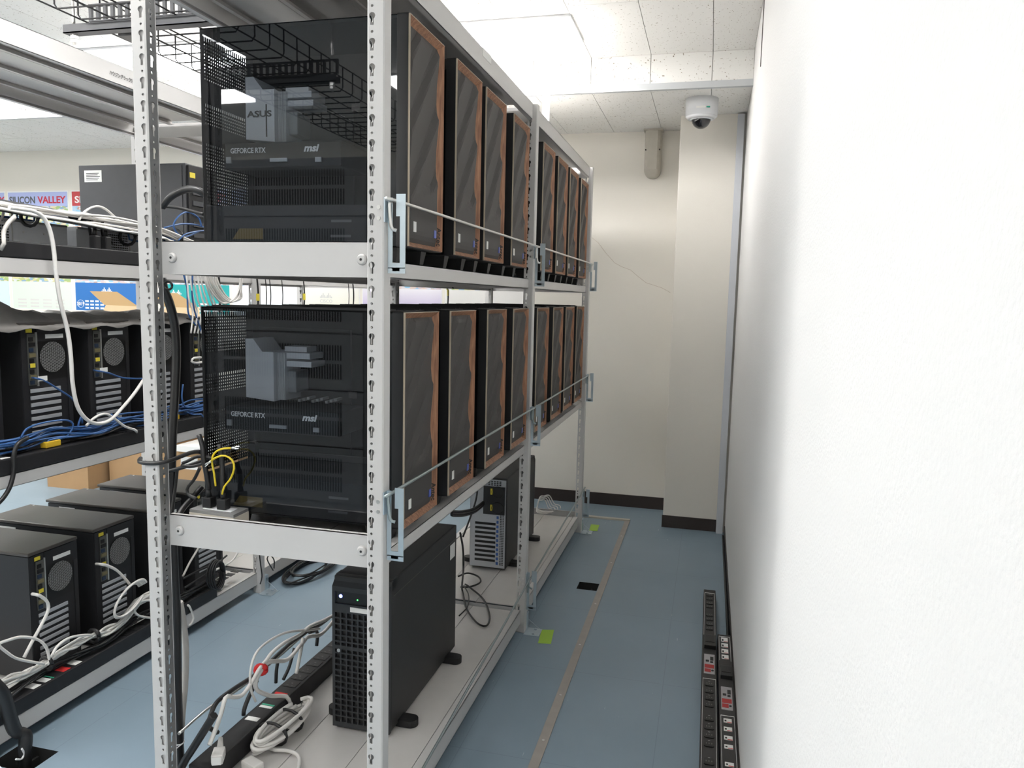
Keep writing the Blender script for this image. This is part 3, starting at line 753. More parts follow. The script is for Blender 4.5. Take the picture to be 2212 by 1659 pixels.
# grey rack servers
for y0, y1, lab in ((.150, .628, 'grey sheet-metal rack server with vented corner on the third shelf across the aisle'), (.668, 1.150, 'grey sheet-metal rack server with two power plugs on the third shelf across the aisle')):
    t = thing('rack_server', lab, 'server', (-1.47, y0, 1.536), group='rack servers across the aisle')
    GS = mat('galvanised_grey', (.72, .74, .77), .4, .1, noise=(18, .1))
    obj('chassis', BX(-.48, 0, 0, y1 - y0, 0, .128, bev=.002), GS, t)
    v = bmesh.new()
    for i in range(12):
        for j in range(12): box(v, .0002, .0012, .14 + j * .009, .1455 + j * .009, .02 + i * .009, .0255 + i * .009)
    obj('vent', v, SOCK, t)
    obj('rim', box(BX(-.002, .003, .255, .259, .004, .124), 0, .003, .002, y1 - y0 - .002, .120, .126), STEEL, t)
    for y in (.30, .38, .44):
        for z in (.03, .09): obj('screw', CY((0, y, z), (.002, y, z), .0035, n=8), STEEL, t)
for i, q in enumerate(((205, 520), (228, 523))):
    p = P(q[0], q[1], 'X', -1.40)
    t = thing('power_plug', 'black power plug standing on the third shelf strip, ' + ('nearer' if i == 0 else 'further from') + ' the rack end', 'plug', (p.x, p.y, 1.584))
    obj('plug_body', BX(-.014, .014, -.013, .013, 0, .050, bev=.004), BLACK, t); obj('strain_relief', CY((0, 0, .05), (0, 0, .078), .009, n=10, r2=.006), BLACK, t)
    cable('power_cable', 'black power cord rising from a plug on the third shelf strip', [(p.x, p.y, 1.66), (p.x - .01, p.y - .01, 1.70), (p.x - .02, p.y - .05 - .03 * i, 1.69), (p.x - .03, p.y - .08, 1.65), (p.x - .06, p.y + .1, 1.62)], .005, RUBBER, 'black cords on the third shelf')
# black cable tray sheet
b = bmesh.new(); A = [(-1.385, .28, 1.678), (-1.385, 1.02, 1.646), (-1.62, 1.02, 1.724), (-1.62, .28, 1.748)]
va = [b.verts.new(p) for p in A]; vb = [b.verts.new((p[0], p[1], p[2] - .004)) for p in A]
b.faces.new(va); b.faces.new(vb[::-1])
for i in range(4): b.faces.new((va[i], vb[i], vb[(i + 1) % 4], va[(i + 1) % 4]))
tag(obj('cable_shelf', b, BLKM), 'thin black metal sheet under the cable bundle, resting on grey rack servers', 'cable tray')
# crumpled anti-static bag over the second-shelf towers
b = bmesh.new(); V = []; random.seed(11); ny, nx = 44, 12
for i in range(ny + 1):
    row = []
    for j in range(nx + 1):
        y = .16 + 1.20 * i / ny; x = -1.94 + .50 * j / nx
        z = 1.338 + .012 * math.sin(y * 23 + x * 9) * math.sin(x * 31) + .010 * math.sin(y * 57 + 3) + random.uniform(0, .006) + .065 * math.exp(-((y - .36) / .18) ** 2) * math.exp(-((x + 1.66) / .22) ** 2)
        if j >= nx - 1: z = 1.333 - .012 * (j - nx + 1)
        if j == nx: z -= .012 + .006 * math.sin(y * 40)
        row.append(b.verts.new((x, y, max(z, 1.3335) if j < nx else z)))
    V.append(row)
for i in range(ny):
    for j in range(nx): b.faces.new((V[i][j], V[i][j + 1], V[i + 1][j + 1], V[i + 1][j])).smooth = True
bg = obj('antistatic_sheet', b, mat('antistatic_plastic', (.30, .285, .27), .42, 0.1, noise=(14, .4)))
sm = bg.modifiers.new('thickness', 'SOLIDIFY'); sm.thickness = .002
tag(bg, 'crumpled grey anti-static plastic sheet draped over the second-shelf towers', 'plastic sheet')
# ------------------------------------------------------------------ cables on the third shelf
random.seed(21)
def bundle(name, label, path, n, r, m, sx, sz, group, jit=.006):
    for k in range(n):
        ox, oz = random.uniform(-sx, sx), random.uniform(-sz, sz)
        pts = [Vector(p) + Vector((ox + random.uniform(-jit, jit), 0, oz + random.uniform(-jit, jit))) for p in path]
        cable(name, label, pts, r, m, group)
path3 = [(-1.44, .10, 1.668), (-1.44, .26, 1.670), (-1.43, .42, 1.676), (-1.44, .58, 1.680), (-1.43, .74, 1.680), (-1.42, .90, 1.672), (-1.44, 1.06, 1.660), (-1.44, 1.22, 1.630), (-1.42, 1.38, 1.605), (-1.44, 1.50, 1.600)]
bundle('network_cable', 'white network cable in the thick bundle on the third shelf across the aisle', path3, 26, .0042, CABW, .055, .022, 'white cables of the third-shelf bundle')
bundle('network_cable', 'blue network cable in the thick bundle on the third shelf across the aisle', [(x - .03, y, z - .010) for x, y, z in path3], 13, .0036, CABB, .055, .022, 'blue cables of the third-shelf bundle')
def PX(l, X): return [P(u, v, 'X', X) for u, v in l]
cable('network_cable', 'white cable arching above the third-shelf bundle next to the rack post', PX([(170, 476), (182, 458), (205, 446), (225, 450), (245, 466), (268, 486), (292, 506)], -1.40), .0042, CABW)
cable('network_cable', 'thick white cable hanging in a long loop from the third shelf to the second', PX([(20, 448), (50, 452), (72, 456), (92, 468), (107, 495), (116, 540), (121, 590), (130, 650), (146, 715), (153, 770), (157, 830), (168, 880), (190, 908), (215, 915), (240, 906), (265, 880), (290, 850), (318, 810), (340, 790)], -1.30), .0065, CABW)
cable('network_cable', 'grey cable sloping down from the bundle beside the vented rack server', PX([(32, 468), (18, 482), (8, 500), (0, 522), (-8, 540)], -1.36), .0065, CABG)
for i, (u, v) in enumerate(((80, 468), (290, 512), (392, 512))):
    p = P(u, v, 'X', -1.40)
    tag(obj('cable_tie', TB([p + Vector((.035 * math.cos(a) - .03, 0, .03 * math.sin(a))) for a in [math.tau * k / 12 for k in range(13)]], .006, n=6, seg=1), RUBBER), ['black strap round the bundle above the vented rack server', 'black strap round the bundle behind the near rack post', 'black strap round the bundle below the dark grey tower'][i], 'cable strap')
cable('network_cable', 'blue cable curled in a ring before the dark grey tower', PX([(430, 500), (395, 512), (375, 490), (385, 468), (405, 458), (428, 470), (436, 490)], -1.40), .0036, CABB)
cable('network_cable', 'blue cable lying flat under the blue ring by the dark grey tower', PX([(355, 492), (390, 484), (420, 485), (445, 492)], -1.41), .0036, CABB)
cable('network_cable', 'thin blue cable rising under the dark grey tower', PX([(385, 520), (400, 506), (425, 500), (445, 498)], -1.39), .003, CABB)
# strands hanging below the third shelf
random.seed(5)
for i in range(9):
    u = 402 + i * 7 + random.uniform(-2, 2)
    cable('network_cable', 'white strand hanging below the third shelf beside the lower glass tower', PX([(u, 590), (u + 3 + i, 620), (u + 6 + 2.2 * i, 648), (u + 14 + 2 * i, 675), (u + 10, 720)], -1.29 - .01 * (i % 3)), .0034, CABW, 'white strands below the third shelf')
for i in range(6):
    u = 448 + 5 * i
    cable('network_cable', 'white cable sagging in a loop below the third shelf above the lower glass tower', PX([(u - 8, 588), (u, 615), (u + 16, 640), (u + 34, 655 - i), (u + 54 - i, 648 - i), (u + 68 - 4 * i, 625), (u + 72 - 4 * i, 588)], -1.28 - .008 * (i % 3)), .0038, CABW, 'sagging white loops below the third shelf')
for i, l in enumerate(([(396, 590), (404, 622), (405, 650), (408, 680), (424, 705)], [(416, 590), (415, 630), (420, 670), (436, 720)])):
    cable('network_cable', 'blue strand hanging below the third shelf beside white strands', PX(l, -1.30), .0034, CABB, 'blue strands below the third shelf')
for i, (u, r) in enumerate(((474, .0045), (556, .004), (574, .0022), (583, .0022), (609, .0022), (656, .003), (752, .0022), (762, .004), (966, .004))):
    cable('power_cable', 'thin dark cord hanging between the two loaded shelves behind the glass towers', (PX([(u - 3, 585), (u, 610), (u + 2, 640), (u, 675)], -1.30) if u < 900 else [Vector((-.622, P(u, 590, 'X', -.66).y, 1.49))] + PX([(u, 605), (u + 2, 640), (u, 675)], -.645)), r, RUBBER, 'dark cords hanging behind the towers')
for u, v, X in ((557, 642, -1.295), (657, 641, -1.296), (968, 632, -.640)):
    p = P(u, v, 'X', X); tag(obj('cable_tag', BX(p.x - .001, p.x + .001, p.y - .012, p.y + .012, p.z - .016, p.z + .016), YLAB), 'yellow tag wrapped on a dark cord behind the glass towers', 'tag', 'yellow cord tags')
# ------------------------------------------------------------------ cables on the second shelf
random.seed(31)
path2 = [(-1.39, .14, .962), (-1.37, .30, .955), (-1.38, .45, .960), (-1.36, .60, .950), (-1.38, .75, .958), (-1.37, .90, .950), (-1.38, 1.05, .960), (-1.39, 1.20, .952), (-1.38, 1.40, .955)]
bundle('network_cable', 'blue network cable lying along the second shelf strip across the aisle', path2, 10, .0034, CABB, .028, .020, 'blue cables along the second shelf', jit=.014)
bundle('power_cable', 'black cord lying along the second shelf strip across the aisle', [(x - .01, y, z - .02) for x, y, z in path2], 5, .0042, RUBBER, .03, .008, 'black cords along the second shelf', jit=.010)
cable('network_cable', 'blue cable from the labelled port of the second-shelf tower next to the slack white loop', [P(69, 816, 'X', -1.457)] + PX([(76, 817), (95, 822), (125, 840), (157, 862), (175, 890), (178, 915)], -1.41), .0034, CABB)
cable('network_cable', 'blue cable from a port of the second-shelf tower to the rack post', [P(202, 800, 'X', -1.457)] + PX([(210, 801), (235, 806), (265, 816), (305, 818), (330, 815)], -1.41), .0034, CABB)
for u, v in ((92, 819), (224, 800)):
    p = P(u, v, 'X', -1.408); tag(obj('cable_flag', BX(p.x, p.x + .001, p.y - .018, p.y + .018, p.z - .006, p.z + .010), PAPER), 'white paper flag label on a blue cable at a tower port', 'label', 'paper flags on blue cables')
for l, lab in (([(45, 945), (60, 925), (100, 912), (145, 908), (158, 920), (140, 945), (100, 958)], 'blue cable making an open loop above the second shelf strip'),
               ([(175, 900), (170, 925), (190, 935), (235, 930), (255, 905), (240, 895)], 'blue cable coiled below the slack white loop'),
               ([(395, 830), (393, 860), (402, 880), (430, 872)], 'blue cable bending behind the thick black riser'),
               ([(375, 885), (400, 890), (418, 905), (435, 915)], 'blue cable crossing low behind the thick black riser')):
    cable('network_cable', lab, PX(l, -1.37), .0034, CABB)
for i in range(6):
    cable('network_cable', 'blue cable fanned out beside the lower glass tower', PX([(372, 925 - 2 * i), (395, 915 + 4 * i), (415, 908 + 5 * i), (440, 905 + 6 * i)], -1.38), .003, CABB, 'fanned blue cables')
cable('network_cable', 'white cable tracing a small hump on the second shelf', PX([(186, 920), (205, 902), (228, 894), (248, 905), (270, 922), (295, 934)], -1.345), .0048, CABW)
cable('network_cable', 'white cable end folded in a hook beside the second-shelf slots', PX([(434, 772), (418, 774), (414, 781), (424, 784), (436, 782)], -1.36), .005, CABW)
cable('power_cable', 'black cord drooping off the second shelf edge at the rack end', PX([(60, 945), (38, 960), (30, 985), (30, 1015), (22, 1050), (5, 1078), (-20, 1100)], -1.31), .0075, RUBBER)
p = P(110, 967, 'X', -1.372); tag(obj('power_adapter', BX(p.x - .012, p.x + .012, p.y - .03, p.y + .03, .926, .946, bev=.003), mat('orange_yellow', (.75, .48, .03), .5)), 'orange-yellow plug cap on the second shelf strip', 'plug')
p = P(376, 912, 'X', -1.372); tag(obj('power_adapter', BX(p.x - .012, p.x + .012, p.y - .02, p.y + .02, .926, .946, bev=.003), mat('orange_yellow', (.75, .48, .03), .5)), 'orange-yellow plug cap behind the near rack post', 'plug')
# ------------------------------------------------------------------ cables on the bottom shelf across the aisle
random.seed(41)
pathb = PX([(345, 1280), (318, 1288), (290, 1312), (268, 1340), (235, 1362), (200, 1374), (165, 1388), (130, 1412), (100, 1432), (60, 1455), (20, 1470), (-30, 1490)], -1.375)
for k in range(6):
    j = [Vector((random.uniform(-.012, .012), random.uniform(-.008, .008), random.uniform(-.010, .012))) * (.35 if q in (5, 8) else 1) for q in range(len(pathb))]
    cable('network_cable', 'white cable strapped along the bottom shelf strip across the aisle', [a + b_ for a, b_ in zip(pathb, j)], .0045, CABW, 'white cables strapped along the bottom strip')
for u, v, lab in ((201, 1374, 'black strap round white cables between two bottom-shelf towers'), (98, 1434, 'black strap round white cables near the rack end')):
    p = P(u, v, 'X', -1.375); tag(obj('cable_tie', TB([p + Vector((.022 * math.cos(a), .004, .022 * math.sin(a))) for a in [math.tau * k / 12 for k in range(13)]], .007, n=6, seg=1), RUBBER), lab, 'cable strap')
cable('network_cable', 'white cable plugged low into the bottom-shelf tower second from the rack end', [P(70, 1283, 'X', -1.457)] + PX([(80, 1285), (88, 1288), (102, 1300), (104, 1318), (92, 1345), (70, 1385), (52, 1420)], -1.40), .0055, CABW)
cable('network_cable', 'white cable plugged low into the bottom-shelf tower third from the rack end', [P(208, 1218, 'X', -1.457)] + PX([(218, 1219), (232, 1222), (252, 1232), (270, 1250), (280, 1262)], -1.40), .0055, CABW)
for i in range(6):
    c = P(275 + 1.5 * i, 1297 - i, 'X', -1.385 + .006 * i)
    pts = [c + Vector((0, (.062 + .004 * i) * math.cos(a) + .02 * math.sin(a), .052 * math.sin(a) + .012 * math.cos(a))) for a in [math.tau * k / 14 + .4 for k in range(13)]]
    cable('network_cable', 'white cable coiled in upright rings at the bottom-shelf strip', pts, .0045, CABW, 'upright white cable rings')
for l, lab in (([(-10, 1395), (10, 1386), (45, 1376), (80, 1381), (100, 1398), (108, 1425), (102, 1436)], 'white cable looping high over the bottom strip near the rack end'),
               ([(-10, 1385), (10, 1405), (35, 1422), (70, 1430), (95, 1434)], 'white cable dipping into the strap near the rack end'),
               ([(110, 1420), (125, 1395), (150, 1378), (180, 1372), (200, 1372)], 'white cable bowing between the two straps'),
               ([(325, 1335), (300, 1330), (288, 1318), (300, 1300), (330, 1296)], 'white cable bent back behind the near rack post'),
               ([(396, 1308), (404, 1320), (408, 1335), (400, 1350)], 'white cable end poking past the black riser')):
    cable('network_cable', lab, PX(l, -1.36), .0048, CABW)
bundle('power_cable', 'black cord lying on the bottom strip across the aisle', [(-1.38, .2, .166), (-1.40, .4, .17), (-1.37, .6, .166), (-1.40, .8, .172), (-1.37, 1.0, .168), (-1.39, 1.25, .16)], 5, .0042, RUBBER, .02, .006, 'black cords on the bottom strip', jit=.012)
# black cords hanging over the bottom shelf edge, right of the near post
for i in range(4):
    c = P(462 + 4 * i, 1240 + i, 'X', -1.336 + .010 * i)
    pts = [c + Vector((0, (.050 - .004 * i) * math.cos(a), .062 * math.sin(a))) for a in [math.tau * k / 14 for k in range(15)]]
    cable('power_cable', 'black cord coiled over the bottom shelf edge by the middle post', pts, .0045, RUBBER, 'coiled black cords at the bottom shelf edge')
for i, l in enumerate(([(395, 1250), (430, 1232), (470, 1215), (490, 1200)], [(398, 1270), (430, 1250), (465, 1228)], [(400, 1282), (435, 1262), (470, 1238)])):
    cable('power_cable', 'black cord fanning from the bottom shelf coil to the near post', PX(l, -1.36), .0045, RUBBER, 'fanned black cords')
cable('network_cable', 'grey cable slanting up from the bottom shelf behind the black riser', PX([(395, 1245), (410, 1215), (425, 1190), (440, 1165)], -1.37), .005, CABG)
cable('network_cable', 'white cable rising through a black clip beside the middle post', PX([(463, 1232), (480, 1224), (500, 1212), (512, 1195), (516, 1175)], -1.36), .005, CABW)
cable('power_cable', 'thick black cable dropping from the rack end into the floor opening', PX([(-20, 1470), (6, 1500), (20, 1545), (34, 1580)], -1.29) + [Vector((-1.276, .186, .07)), Vector((-1.272, .177, .02)), Vector((-1.272, .176, -.04)), Vector((-1.272, .176, -.095))], .020, RUBBER)
tag(obj('cable_tie', TB([P(u, v, 'X', -1.262) for u, v in ((47, 1617), (52, 1628), (46, 1640), (34, 1640))], .003, n=6, seg=4), WHITEP), 'white zip tie on the thick cable at the floor opening', 'cable tie')
for i in range(9):
    rx, ry = .07 + .008 * (i % 4), .17 + .018 * (i % 5); cx_, cy_ = -1.255 + .004 * i, 1.86 + .008 * i; z = .006 + .005 * i
    pts = [(cx_ + rx * math.cos(a), cy_ + ry * math.sin(a), z + .006 * math.sin(3 * a + i)) for a in [math.tau * k / 18 + i for k in range(18)]]
    cable('power_cable', 'black cable in the loose coil on the blue floor beside the rack foot', pts, .0042, RUBBER, 'coiled black cables on the floor')
for i, l in enumerate(([(560, 1195), (563, 1220), (566, 1245), (562, 1262)], [(590, 1232), (580, 1215), (577, 1205), (584, 1200), (592, 1210), (592, 1228)])):
    cable('power_cable', ['thin black cord dropping to the floor coil', 'thin black cord kinked above the floor coil'][i], PX(l, -1.26), .003, RUBBER)
# ------------------------------------------------------------------ cords around the near post
def PY(l): return [P(u, v, 'Y', y) for u, v, y in l]
cable('power_cable', 'thick black cable arching from the post to the upper glass tower', PY([(352, 446, .30), (366, 428, .28), (386, 415, .26), (410, 408, .24), (430, 412, .23), (450, 425, .24)]), .010, RUBBER)
cable('power_cable', 'straight black cable behind the arching one at the upper glass tower', PY([(348, 445, .34), (380, 448, .33), (410, 455, .32), (440, 463, .30)]), .005, RUBBER)
cable('power_cable', 'thick black cable descending behind the near post between the loaded shelves', PX([(350, 600), (353, 622), (366, 655), (377, 700), (381, 760), (378, 850), (373, 930), (371, 1000), (372, 1060), (366, 1110)], -.668), .0115, RUBBER)
cable('power_cable', 'black sleeved riser tied along the near post below the lower shelf', PX([(372, 1150), (376, 1240), (381, 1330), (382, 1430), (384, 1530), (388, 1620), (390, 1720)], -.664), .0125, RUBBER)
cable('power_cable', 'grey cable bulging beside the black riser at the near post', PX([(388, 1300), (396, 1345), (401, 1400), (400, 1470), (394, 1540), (390, 1600)], -.672), .009, CABG)
p = P(386, 1604, 'X', -.664); tag(obj('cable_tie', TB([p + Vector((.0145 * math.cos(a), .0145 * math.sin(a), .001)) for a in [math.tau * k / 12 for k in range(13)]] + [p + Vector((.0145, -.035, .002)), p + Vector((.016, -.075, .003))], .002, n=4, seg=1), WHITEP), 'white zip tie holding the black riser to the post', 'cable tie')
p = P(357, 617, 'Y', .03); tag(obj('cable_tie', TB([p + Vector((.012 * math.cos(a), .01, .010 * math.sin(a))) for a in [math.tau * k / 12 for k in range(13)]], .003, n=6, seg=1), RUBBER), 'black zip tie through a post keyhole above the thick cable', 'cable tie')
cable('power_cable', 'black cord wrapped across the front of the near post at the lower glass tower', PY([(470, 1000, .112), (452, 990, .108), (436, 978, .10), (418, 977, .08), (396, 984, .055), (370, 994, .02), (345, 1000, -.008), (322, 1001, -.009), (306, 999, -.006), (301, 996, .012), (304, 990, .045)]), .0055, RUBBER)
cable('power_cable', 'black cord looping below the wrapped one beside the near post', PY([(470, 996, .108), (445, 985, .10), (425, 985, .10), (405, 996, .09), (390, 1003, .085), (405, 1008, .085), (425, 1006, .09), (446, 998, .10)]), .0045, RUBBER)
cable('power_cable', 'glossy black cord crossing behind the near post toward the outlet box', PY([(352, 1022, .09), (380, 1014, .10), (410, 1005, .10), (440, 994, .11), (455, 985, .112)]), .0055, RUBBER)
cable('power_cable', 'thin black cord sagging behind the near post above the outlet box', PY([(383, 1010, .12), (378, 1050, .12), (372, 1090, .11), (368, 1120, .10)]), .0045, RUBBER)
cable('power_cable', 'thin black cord curling from the lower glass tower down to the outlet box', PY([(432, 1010, .125), (420, 1035, .13), (405, 1055, .13), (408, 1070, .125), (425, 1078, .12)]), .0045, RUBBER)
cable('power_cable', 'thick black cord leaning from the outlet box to the lower shelf end beam', PY([(436, 1052, .16), (415, 1075, .13), (395, 1098, .10), (380, 1125, .07)]), .008, RUBBER)
# beige outlet box with two plugs
t = thing('outlet_box', 'beige outlet box with grey top plate and two plugs, on the lower loaded shelf', 'outlet box', (-.50, .088, DECK[1]))
poly = [(-.572 + .50, .064 - .088), (-.432 + .50, .0515 - .088), (-.434 + .50, .121 - .088), (-.570 + .50, .122 - .088)]
obj('box_body', PR(poly, 'Z', 0, .048), BEIGE, t)
obj('top_plate', PR([(x * .99, y * .98) for x, y in poly], 'Z', .048, .056), mat('plate_grey', (.28, .28, .28), .35, .4), t)
obj('socket_plate', PR([(x * .62 + .004, y * .45) for x, y in poly], 'Z', .056, .0575), WHITEP, t)
for i, (x, y) in enumerate(((-.532, .092), (-.486, .088))):
    q = thing('power_plug', 'black mains plug in the beige outlet box, ' + ('the one nearer the near post' if i == 0 else 'the one nearer the glass tower'), 'plug', (x, y, DECK[1] + .0575))
    obj('plug_body', BX(-.013, .013, -.012, .012, 0, .028, bev=.003), BLACK, q)
    obj('strain_relief', CY((0, 0, .028), (-.003, 0, .05), .008, n=8, r2=.0055), BLACK, q)
    e = Vector((x, y, DECK[1] + .105))
    cable('power_cable', ['black cord rising from the plug nearer the near post', 'black cord rising from the plug nearer the glass tower'][i],
          [e, e + Vector((-.004, 0, .03)), e + Vector((-.012, .006, .07)), e + Vector((-.022, .01, .11)), e + Vector((-.035, .012, .14))] if i == 0 else
          [e, e + Vector((-.002, 0, .03)), e + Vector((-.008, .008, .07)), e + Vector((-.018, .014, .12))], .0065, RUBBER)
def wire(label, pts, tip):
    o = cable('earth_wire', label, pts, .0026, CABY, 'yellow-green earth wires', cat='wire')
    d = (Vector(pts[-1]) - Vector(pts[-2])).normalized(); e = Vector(pts[-1])
    fk = bmesh.new(); cyl(fk, e, e + d * .012, .003, n=8); s = d.orthogonal().normalized()
    for k in (-1, 1): cyl(fk, e + d * .012 + s * .0035 * k, e + d * .022 + s * .0035 * k, .0014, n=6)
    cyl(fk, e + d * .012 - s * .0035, e + d * .012 + s * .0035, .0016, n=6)
    obj('fork_terminal', fk, STEEL, o)
wire('yellow earth wire reaching toward the lower glass tower with a bare fork end', PY([(466, 1050, .085), (462, 1020, .085), (458, 998, .085), (462, 980, .085), (478, 970, .085), (500, 968, .085)]), 0)
wire('yellow-green earth wire curling back on itself above the outlet box', PY([(480, 1068, .08), (484, 1052, .08), (498, 1034, .08), (506, 1010, .08), (500, 992, .08), (482, 984, .08), (464, 990, .08), (456, 996, .08)]), 0)
# ------------------------------------------------------------------ cords on the bottom shelf in front
for l, lab, r, m in (
    ([(726, 1326), (700, 1340), (672, 1352), (645, 1372), (612, 1390), (588, 1410), (576, 1428), (562, 1446), (548, 1468), (525, 1500), (505, 1506), (488, 1506), (478, 1540), (464, 1580), (452, 1610)], 'white cable running from the black server through the red strap to a plug', .0055, CABW),
    ([(726, 1334), (708, 1356), (690, 1372), (664, 1376), (648, 1396), (622, 1424), (598, 1428), (578, 1430), (562, 1448), (552, 1470), (555, 1490), (580, 1502), (605, 1508), (617, 1528), (612, 1545), (595, 1560), (570, 1572)], 'white cable passing the red strap and joining the coil on the shelf', .006, CABW),
    ([(690, 1358), (655, 1362), (620, 1366), (585, 1382), (555, 1408), (542, 1445), (543, 1490), (552, 1515)], 'thin white cable bowing out to the aisle side of the red strap', .0035, CABW),
    ([(655, 1378), (650, 1400), (645, 1430), (640, 1455)], 'white cable plugged into the power strip', .0055, CABW),
    ([(712, 1334), (680, 1358), (640, 1380), (610, 1405), (575, 1437), (545, 1462), (505, 1488), (470, 1515), (455, 1545), (452, 1570), (470, 1582)], 'black cord running beside white cables through the red strap', .006, RUBBER),
    ([(600, 1430), (597, 1450), (596, 1475)], 'short black cord dropping to the power strip from the bundle', .005, RUBBER),
    ([(636, 1400), (625, 1440), (612, 1468)], 'black cord slanting to the power strip behind the white one', .005, RUBBER),
    ([(555, 1470), (540, 1500), (528, 1530), (526, 1545)], 'black cord dropping to the power strip below the red strap', .006, RUBBER),
    ([(668, 1366), (682, 1360), (686, 1372), (684, 1395)], 'black cord hooked down into the power strip near the black server', .0055, RUBBER)):
    cable('power_cable', lab, [P(u, v, 'X', -.545 if m is CABW else -.572) for u, v in l], r * 1.12, m)
cable('power_cable', 'grey conduit rod slanting from the near post behind the bundle', [P(u, v, 'X', -.62) for u, v in ((386, 1585), (450, 1530), (520, 1485), (600, 1420), (680, 1350))], .0045, STEEL, cat='rod')
cable('power_cable', 'thick black cable leaning from the strip end to the near post foot', [P(u, v, 'Y', .085) for u, v in ((462, 1545), (440, 1580), (415, 1620), (385, 1670))], .012, RUBBER)
p = P(561, 1446, 'X', -.552); tag(obj('cable_tie', TB([p + Vector((.004 + .013 * math.cos(a), .006 * math.cos(a), .012 * math.sin(a))) for a in [math.tau * k / 14 for k in range(15)]], .0085, n=6, seg=1), REDM), 'red strap round the white and black cables above the power strip', 'cable strap')
pc = P(475, 1622, 'Z', .18); t = thing('power_plug', 'white mains plug lying at the end of the black power strip', 'plug', (pc.x, pc.y, .165), math.radians(25))
obj('plug_body', box(BX(-.016, .016, -.045, .0, 0, .03, bev=.006), -.012, .012, -.05, -.04, .004, .026), CABW, t); obj('strain_relief', CY((0, 0, .016), (-.006, .045, .026), .010, n=10, r2=.006), CABW, t)
pc = P(545, 1648, 'Z', .12); t = thing('power_plug', 'white plug head lying beside the coiled white cable', 'plug', (pc.x, pc.y, DECK[0]), math.radians(70))
obj('plug_body', BX(-.018, .018, -.03, .03, 0, .026, bev=.006), CABW, t); obj('pin', BX(-.008, .008, -.045, -.03, .01, .014), STEEL, t)
c0 = P(588, 1580, 'Z', .115) + Vector((.026, 0, 0)); dirv = (P(640, 1535, 'Z', .115) - P(540, 1620, 'Z', .115)).normalized(); nv = Vector((-dirv.y, dirv.x, 0))
for i in range(6):
    a_, b_ = .120 + .006 * (i % 3), .026 + .007 * (i % 4)
    pts = [c0 + dirv * (a_ * math.cos(w)) + nv * (b_ * math.sin(w)) + Vector((.004 * i, 0, .002 + .010 * i + .004 * math.sin(2 * w + i))) for w in [math.tau * k / 16 + .2 * i for k in range(16)]]
    cable('power_cable', 'white cable coiled flat on the bottom shelf and tied with black straps', pts, .006, CABW, 'coiled white cables on the bottom shelf')
for s in (-.05, .03):
    q = c0 + dirv * s + nv * .0; tag(obj('cable_tie', TB([q + nv * (.050 * math.cos(w)) + Vector((.010, 0, .026 + .034 * math.sin(w))) for w in [math.tau * k / 14 for k in range(15)]], .005, n=6, seg=1), RUBBER), 'black strap round the coiled white cable on the bottom shelf', 'cable strap', 'straps on the white coil')
cable('power_cable', 'white cable trailing from the coil along the shelf edge', [P(u, v, 'Z', .112) for u, v in ((560, 1600), (590, 1618), (625, 1622), (646, 1636), (642, 1665), (620, 1690))], .006, CABW)
# ------------------------------------------------------------------ cords behind the servers
for l, lab, r in (([(994, 1150, .42), (1000, 1185, .35), (1001, 1230, .22), (998, 1275, .112), (1008, 1315, .108), (1030, 1345, .107), (1050, 1352, .107), (1058, 1335, .107), (1050, 1305, .107), (1035, 1285, .108), (1005, 1262, .115)], 'black cord falling in a wide loop behind the black server', .0042),
                  ([(990, 1245, .13), (1010, 1238, .125), (1032, 1245, .115), (1038, 1257, .112), (1022, 1265, .112), (995, 1268, .112)], 'black cord lying in a small flat loop behind the black server', .0042),
                  ([(1002, 1265, .112), (1012, 1285, .112), (1010, 1310, .112), (992, 1330, .112)], 'thin black cord curving to the rear edge of the black server', .003)):
    cable('power_cable', lab, [P(u, v, 'Z', z) if z < .2 else P(u, v, 'Y', 1.09) for u, v, z in l], r, RUBBER)
for i in range(3):
    cable('power_cable', 'black cord plugged across to the turned server', PY([(975, 1106 + 3 * i, 1.3), (1000, 1106 + 3 * i, 1.5), (1025, 1100 + 2 * i, 1.7), (1045, 1085 + 2 * i, 1.90)]), .005, RUBBER, 'cords of the turned server')
cable('power_cable', 'black cord rising beside the turned server', PY([(1000, 1160, 1.85), (1015, 1120, 1.88), (1028, 1080, 1.90), (1032, 1050, 1.92)]), .005, RUBBER)
for i in range(4):
    c = P(1176 + 3 * i, 1103 - i, 'Z', .112 + .006 * i)
    cable('network_cable', 'white cable in a loose coil on the shelf beyond the turned server', [c + Vector(((.05 + .008 * i) * math.cos(a), (.07 + .01 * i) * math.sin(a), .004 * i + (.05 if 3 < k < 7 else 0))) for k, a in enumerate([math.tau * q / 14 for q in range(13)])], .0035, CABW, 'white coil beyond the turned server')
